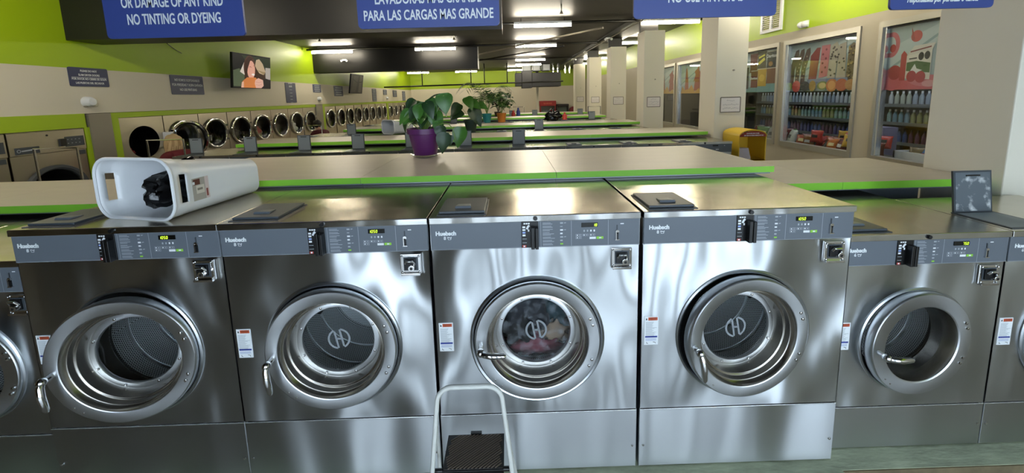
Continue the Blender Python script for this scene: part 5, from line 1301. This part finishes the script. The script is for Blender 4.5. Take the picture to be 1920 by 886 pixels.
def skin_body(name_, parent, verts, edges, m, sub=2):
    me = bpy.data.meshes.new(name_); me.from_pydata([v[0] for v in verts], edges, [])
    o = bpy.data.objects.new(name_, me); COL.objects.link(o); o.parent = parent
    md = o.modifiers.new('skin', 'SKIN'); md.use_smooth_shade = True
    for i, v in enumerate(verts):
        sv = me.skin_vertices[0].data[i]; sv.radius = (v[1], v[2] if len(v) > 2 else v[1]); sv.use_root = (i == 0)
    s_ = o.modifiers.new('sub', 'SUBSURF'); s_.levels = sub; s_.render_levels = sub
    me.materials.append(m); return o
def bent_person(label, x, y, rotz, headz, hair, top, trousers, longhair):
    """person stooping forward (toward local +y) over a cart, head at headz"""
    t = thing('person', label, 'person', (x, y, 0), rotz)
    skin_m = flat('C79A80', 0.6); k = headz / 1.25
    hip = 0.88 * k; lean = 0.36 * k; shz = hip + 0.36 * k
    V = [((0, 0, hip), .115, .10), ((0, 0.10, hip + 0.15 * k), .125, .10), ((0, lean * 0.72, hip + 0.28 * k), .135, .10), ((0, lean, shz), .09, .075), ((0, lean + 0.07, shz + 0.06), .048),
         ((0, lean + 0.12, shz + 0.12), .072, .08), ((0, lean + 0.15, shz + 0.19), .068, .075)]
    E = [(0, 1), (1, 2), (2, 3), (3, 4), (4, 5), (5, 6)]
    def add(prev, pts):
        for p in pts: V.append(p); E.append((prev, len(V) - 1)); prev = len(V) - 1
        return prev
    for s_ in (-1, 1):
        add(0, [((s_ * .10, 0.0, hip - .10), .095), ((s_ * .11, 0.05, 0.47 * k), .062), ((s_ * .11, -0.02, 0.09), .042), ((s_ * .115, 0.11, 0.035), .035)])
        wr = add(3, [((s_ * .18, lean - 0.01, shz - 0.03), .055), ((s_ * .22, lean + 0.12, shz - 0.24), .040), ((s_ * .15, lean + 0.28, shz - 0.34), .028), ((s_ * .14, lean + 0.34, shz - 0.37), .030, .018)])
        for f in range(4): add(wr, [((s_ * .14 + (f - 1.5) * .02, lean + 0.39, shz - 0.39), .010), ((s_ * .14 + (f - 1.5) * .022, lean + 0.43, shz - 0.42), .008)])
        add(wr, [((s_ * .14 - s_ * .045, lean + 0.36, shz - 0.38), .010)])
    body = skin_body('body', t, V, E, skin_m)
    # clothing: slightly larger shells on the same bones
    TV = [((0, -0.005, hip + .01), .135, .12), ((0, 0.10, hip + 0.15 * k), .145, .12), ((0, lean * 0.72, hip + 0.28 * k), .155, .12), ((0, lean + .005, shz + 0.01), .105, .09)]; TE = [(0, 1), (1, 2), (2, 3)]
    for s_ in (-1, 1):
        n0 = len(TV); TV += [((s_ * .19, lean - 0.01, shz - 0.03), .072), ((s_ * .215, lean + 0.08, shz - 0.17), .060)]; TE += [(3, n0), (n0, n0 + 1)]
    skin_body('top', t, TV, TE, flat(top, 0.8))
    TV = [((0, 0, hip + .02), .13, .115)]; TE = []
    for s_ in (-1, 1):
        n0 = len(TV); TV += [((s_ * .10, 0.0, hip - .10), .11), ((s_ * .11, 0.05, 0.47 * k), .078), ((s_ * .11, -0.02, 0.11), .060)]; TE += [(0, n0), (n0, n0 + 1), (n0 + 1, n0 + 2)]
    skin_body('trousers', t, TV, TE, flat(trousers, 0.8))
    c = MB(); hc = Vector((0, lean + 0.125, shz + 0.185))
    c.ball(hc + Vector((0, -0.02, 0.015)), 0.108, flat(hair, 0.6), 0.92, 1.0, 1.0, n=20, jit=0.25, seed=3)
    if longhair:
        for i in range(22):
            a = -2.6 + 2.1 * i / 21 - 0.6; p = hc + Vector((0.09 * math.cos(a), 0.09 * math.sin(a) - 0.01, 0.03))
            c.tube(bez(p, p + Vector((0.05 * math.cos(a), -0.05, -0.06)), p + Vector((0.06 * math.cos(a * 1.3), -0.03, -0.23 - 0.04 * (i % 3))), 6), [.022, .024, .024, .022, .018, .012, .006], flat(hair if i % 2 else 'A88A60', 0.6), 6)
    c.build('hair', t)
    c = MB()
    for s_ in (-1, 1):
        c.ball(hc + Vector((s_ * .032, .078, .0)), .011, flat('F0ECE6'), n=8); c.ball(hc + Vector((s_ * .032, .087, .0)), .006, flat('2A2018'), n=8); c.ball(hc + Vector((s_ * .088, .0, -.01)), .022, skin_m, .5, .8, 1.3, n=8)
    c.ball(hc + Vector((0, .095, -.025)), .016, skin_m, .8, 1, 1.3, n=8); c.ball(hc + Vector((0, .08, -.06)), .022, flat('A05A50'), 1, .4, .4, n=8); c.build('face', t)
    return t
bent_person('person with long blonde hair and maroon top stooping at the open dryer', -5.0, 5.85, 1.2, 1.00, 'C8AC80', '6A1E26', '3A3E4C', True)
bent_person('person with dark hair and maroon top stooping near the middle pilaster', -4.75, 9.75, 1.0, 0.97, '1E1612', '5A1E26', '22242C', False)

# ------------------------------------------------------------------ far end: machines, ducts, pipes
t = thing('vending_machine', 'tall red prize machine against the far wall', 'vending machine', (2.44, 22.9, 0)); c = MB()
c.box(-.48, .48, 0, .55, 0, .62, flat('7A1A1A')); c.box(-.48, -.42, 0, .55, .62, 1.4, flat('8A1C1C')); c.box(.42, .48, 0, .55, .62, 1.4, flat('8A1C1C')); c.box(-.42, .42, .5, .55, .62, 1.4, flat('D8D4CC')); c.box(-.5, .5, -.03, .55, 1.12, 1.42, flat('A02222')); c.build('cabinet', t)
c = MB(); rnd = random.Random(1)
for i in range(6): c.ribbon([(-.22 + .085 * i, 1.22), (-.22 + .085 * i + rnd.uniform(-.02, .02), 1.32)], .045, -.034, flat('D06A4A'))
c.build('header_lettering', t); c = MB(); c.box(-.42, .42, .0, .006, .62, 1.12, MT['door_glass']); c.build('glass_front', t)
for i, (x, cc) in enumerate(((-.25, 'E8E4DC'), (-.02, 'C8D0D8'), (.22, 'D03A34'))):
    c = MB(); c.ball((0, 0, 0.13), .10, flat(cc), n=14, jit=.4, seed=i); o = c.build('plush_prize', loc=(2.44 + x, 23.2, .62)); tag(o, '%s prize inside the tall red machine' % ('white', 'pale blue', 'red')[i], 'toy', 'prizes in the red machine')
t = thing('display_case', 'low black display case right of the red prize machine', 'display case', (3.34, 22.9, 0)); c = MB()
for a in ((-.38, -.32, 0, .5, 0, 1.2), (.32, .38, 0, .5, 0, 1.2), (-.38, .38, 0, .5, 1.08, 1.2), (-.38, .38, 0, .5, 0, .6)): c.box(*a, flat('241A18'))
c.box(-.32, .32, .45, .5, .6, 1.08, flat('B4BCA8')); c.build('cabinet', t, bevel=.01); c = MB(); c.box(-.32, .32, .02, .026, .6, 1.08, MT['door_glass']); c.build('glass_front', t)
t = thing('arcade_seat', 'round-backed red seat at the foot of the far pillar', 'seat', (4.0, 22.9, 0)); c = MB(); c.lathe([(0.0001, 0), (.24, 0), (.25, .12), (.0001, .12)], flat('7A1E22'), 'y', (0, 0, .80), 28); c.build('backrest', t); c = MB(); c.box(-.22, .22, -.3, .15, .5, .62, flat('5A1A1C')); c.box(-.2, .2, -.2, .1, 0, .5, MT['black']); c.build('seat_base', t, bevel=.02)
t = thing('steel_post', 'slim white post standing near the far wall', 'post', (1.62, 20.5, 0)); c = MB(); c.box(-.07, .07, -.07, .07, 0, 2.35, MT['column']); c.build('lower_shaft', t); c = MB(); c.box(-.07, .07, -.07, .07, 2.35, ZC, MT['black_steel']); c.build('upper_shaft', t); c = MB(); c.box(-.085, .085, -.085, .085, 2.30, 2.38, MT['white_plastic']); c.build('collar', t)
t = thing('air_handler', 'black air handler with silver ducts hung at the far end', 'air handler', (1.35, 19.0, 2.15)); c = MB()
for a in ((-.95, -.55, 0, .9, .1, .75), (-.62, -.1, -.1, 1.0, .0, .85), (-.1, 1.35, 0, 1.1, .05, .75)): c.box(*a, flat('2A2A2C'))
c.build('casing', t, bevel=.02); c = MB()
for x0, x1 in ((-.55, -.15), (-.05, .32), (.45, .82)):
    c.box(x0, x1, .1, .9, .85, 1.16, flat('8E9296')); c.box(x0 + .04, x1 - .04, .09, .1, .89, 1.12, flat('B0B4B8'))
c.build('sheet_duct', t)
for x in (1.0, 1.25, 1.62, 1.85): c = MB(); c.cyl((x, .4, .7), (x, .4, 1.2), .06, MT['chrome'], 12); c.build('flue_pipe', t)
c = MB(); c.box(-.9, 1.3, .3, .36, .86, .9, flat('2A2A2C'))
for x in (-.9, 1.28): c.box(x, x + .03, .3, .36, .7, 1.2, flat('2A2A2C'))
c.build('hanger_rail', t)
def pipe(label, pts, r_, drops=(), m='black_steel', cat='pipe', name_='sprinkler_pipe'):
    p0 = Vector(pts[0]); c = MB(); c.tube([Vector(p) - p0 for p in pts], r_, MT[m], 8)
    if not drops: o = c.build(name_, loc=pts[0]); return tag(o, label, cat)
    t = thing(name_, label, cat, pts[0]); c.build('run', t)
    for d_ in drops:
        c = MB(); q = Vector(d_) - p0; c.cyl(q, q + Vector((0, 0, ZC - 0.002 - d_[2])), r_ * .7, MT[m], 8); c.build('drop', t)
    return t
pipe('long black sprinkler pipe crossing the room in front of the far wall', [(-5.95, 18.3, 2.35), (2.7, 18.3, 2.42)], .035, [(-4.1, 18.3, 2.36), (-1.75, 18.3, 2.38), (-1.1, 18.3, 2.385), (.0, 18.3, 2.39)])
pipe('pale diagonal conduit under the ceiling ahead of the pillars', [(-.85, 11.7, 3.05), (.6, 9.7, 3.08), (2.0, 7.9, 3.10)], .022, m='grey_trim', name_='conduit', cat='conduit')
pipe('pale conduit running back along the ceiling beside the girder', [(2.55, 5.6, 3.1), (2.55, 16.5, 3.1)], .009, m='grey_trim', name_='conduit', cat='conduit')
pipe('farther diagonal black pipe under the ceiling', [(-2.6, 15.4, 3.0), (1.6, 10.6, 3.1)], .022)
for i, y in enumerate((8.03, 11.25, 15.5)): pipe('black light rail across the ceiling, %s from the front' % ORD[i], [(-5.9, y + .12, 3.27), (4.2, y + .12, 3.27)], .03, name_='light_rail', cat='rail')
for i, (x, y) in enumerate(((1.0, 6.9), (-1.3, 9.6), (-4.5, 9.3), (-.15, 5.9))):
    t = thing('ceiling_sprinkler', 'small ceiling sprinkler %s' % ('above the middle aisle', 'left of the middle lights', 'near the left wall', 'beside the near beam end')[i], 'sprinkler', (x, y, ZC - .16), 0, 'ceiling sprinkler heads'); c = MB(); c.cyl((0, 0, 0.04), (0, 0, .16), .012, MT['alu'], 8); c.build('stem', t); c = MB(); c.lathe([(0.0001, 0), (.035, 0), (.03, .012), (.012, .05)], MT['alu'], 'z', (0, 0, 0), 12); c.build('deflector', t)
t2 = MB(); t2.tube(bez((0, -.5, .55), (0, -.35, .1), (0, .1, -.05), 10), .006, MT['black'], 6); tag(t2.build('cable', loc=(XL + .02, 7.0, 2.75)), 'thin black cable hanging on the green wall by the near beam', 'cable')
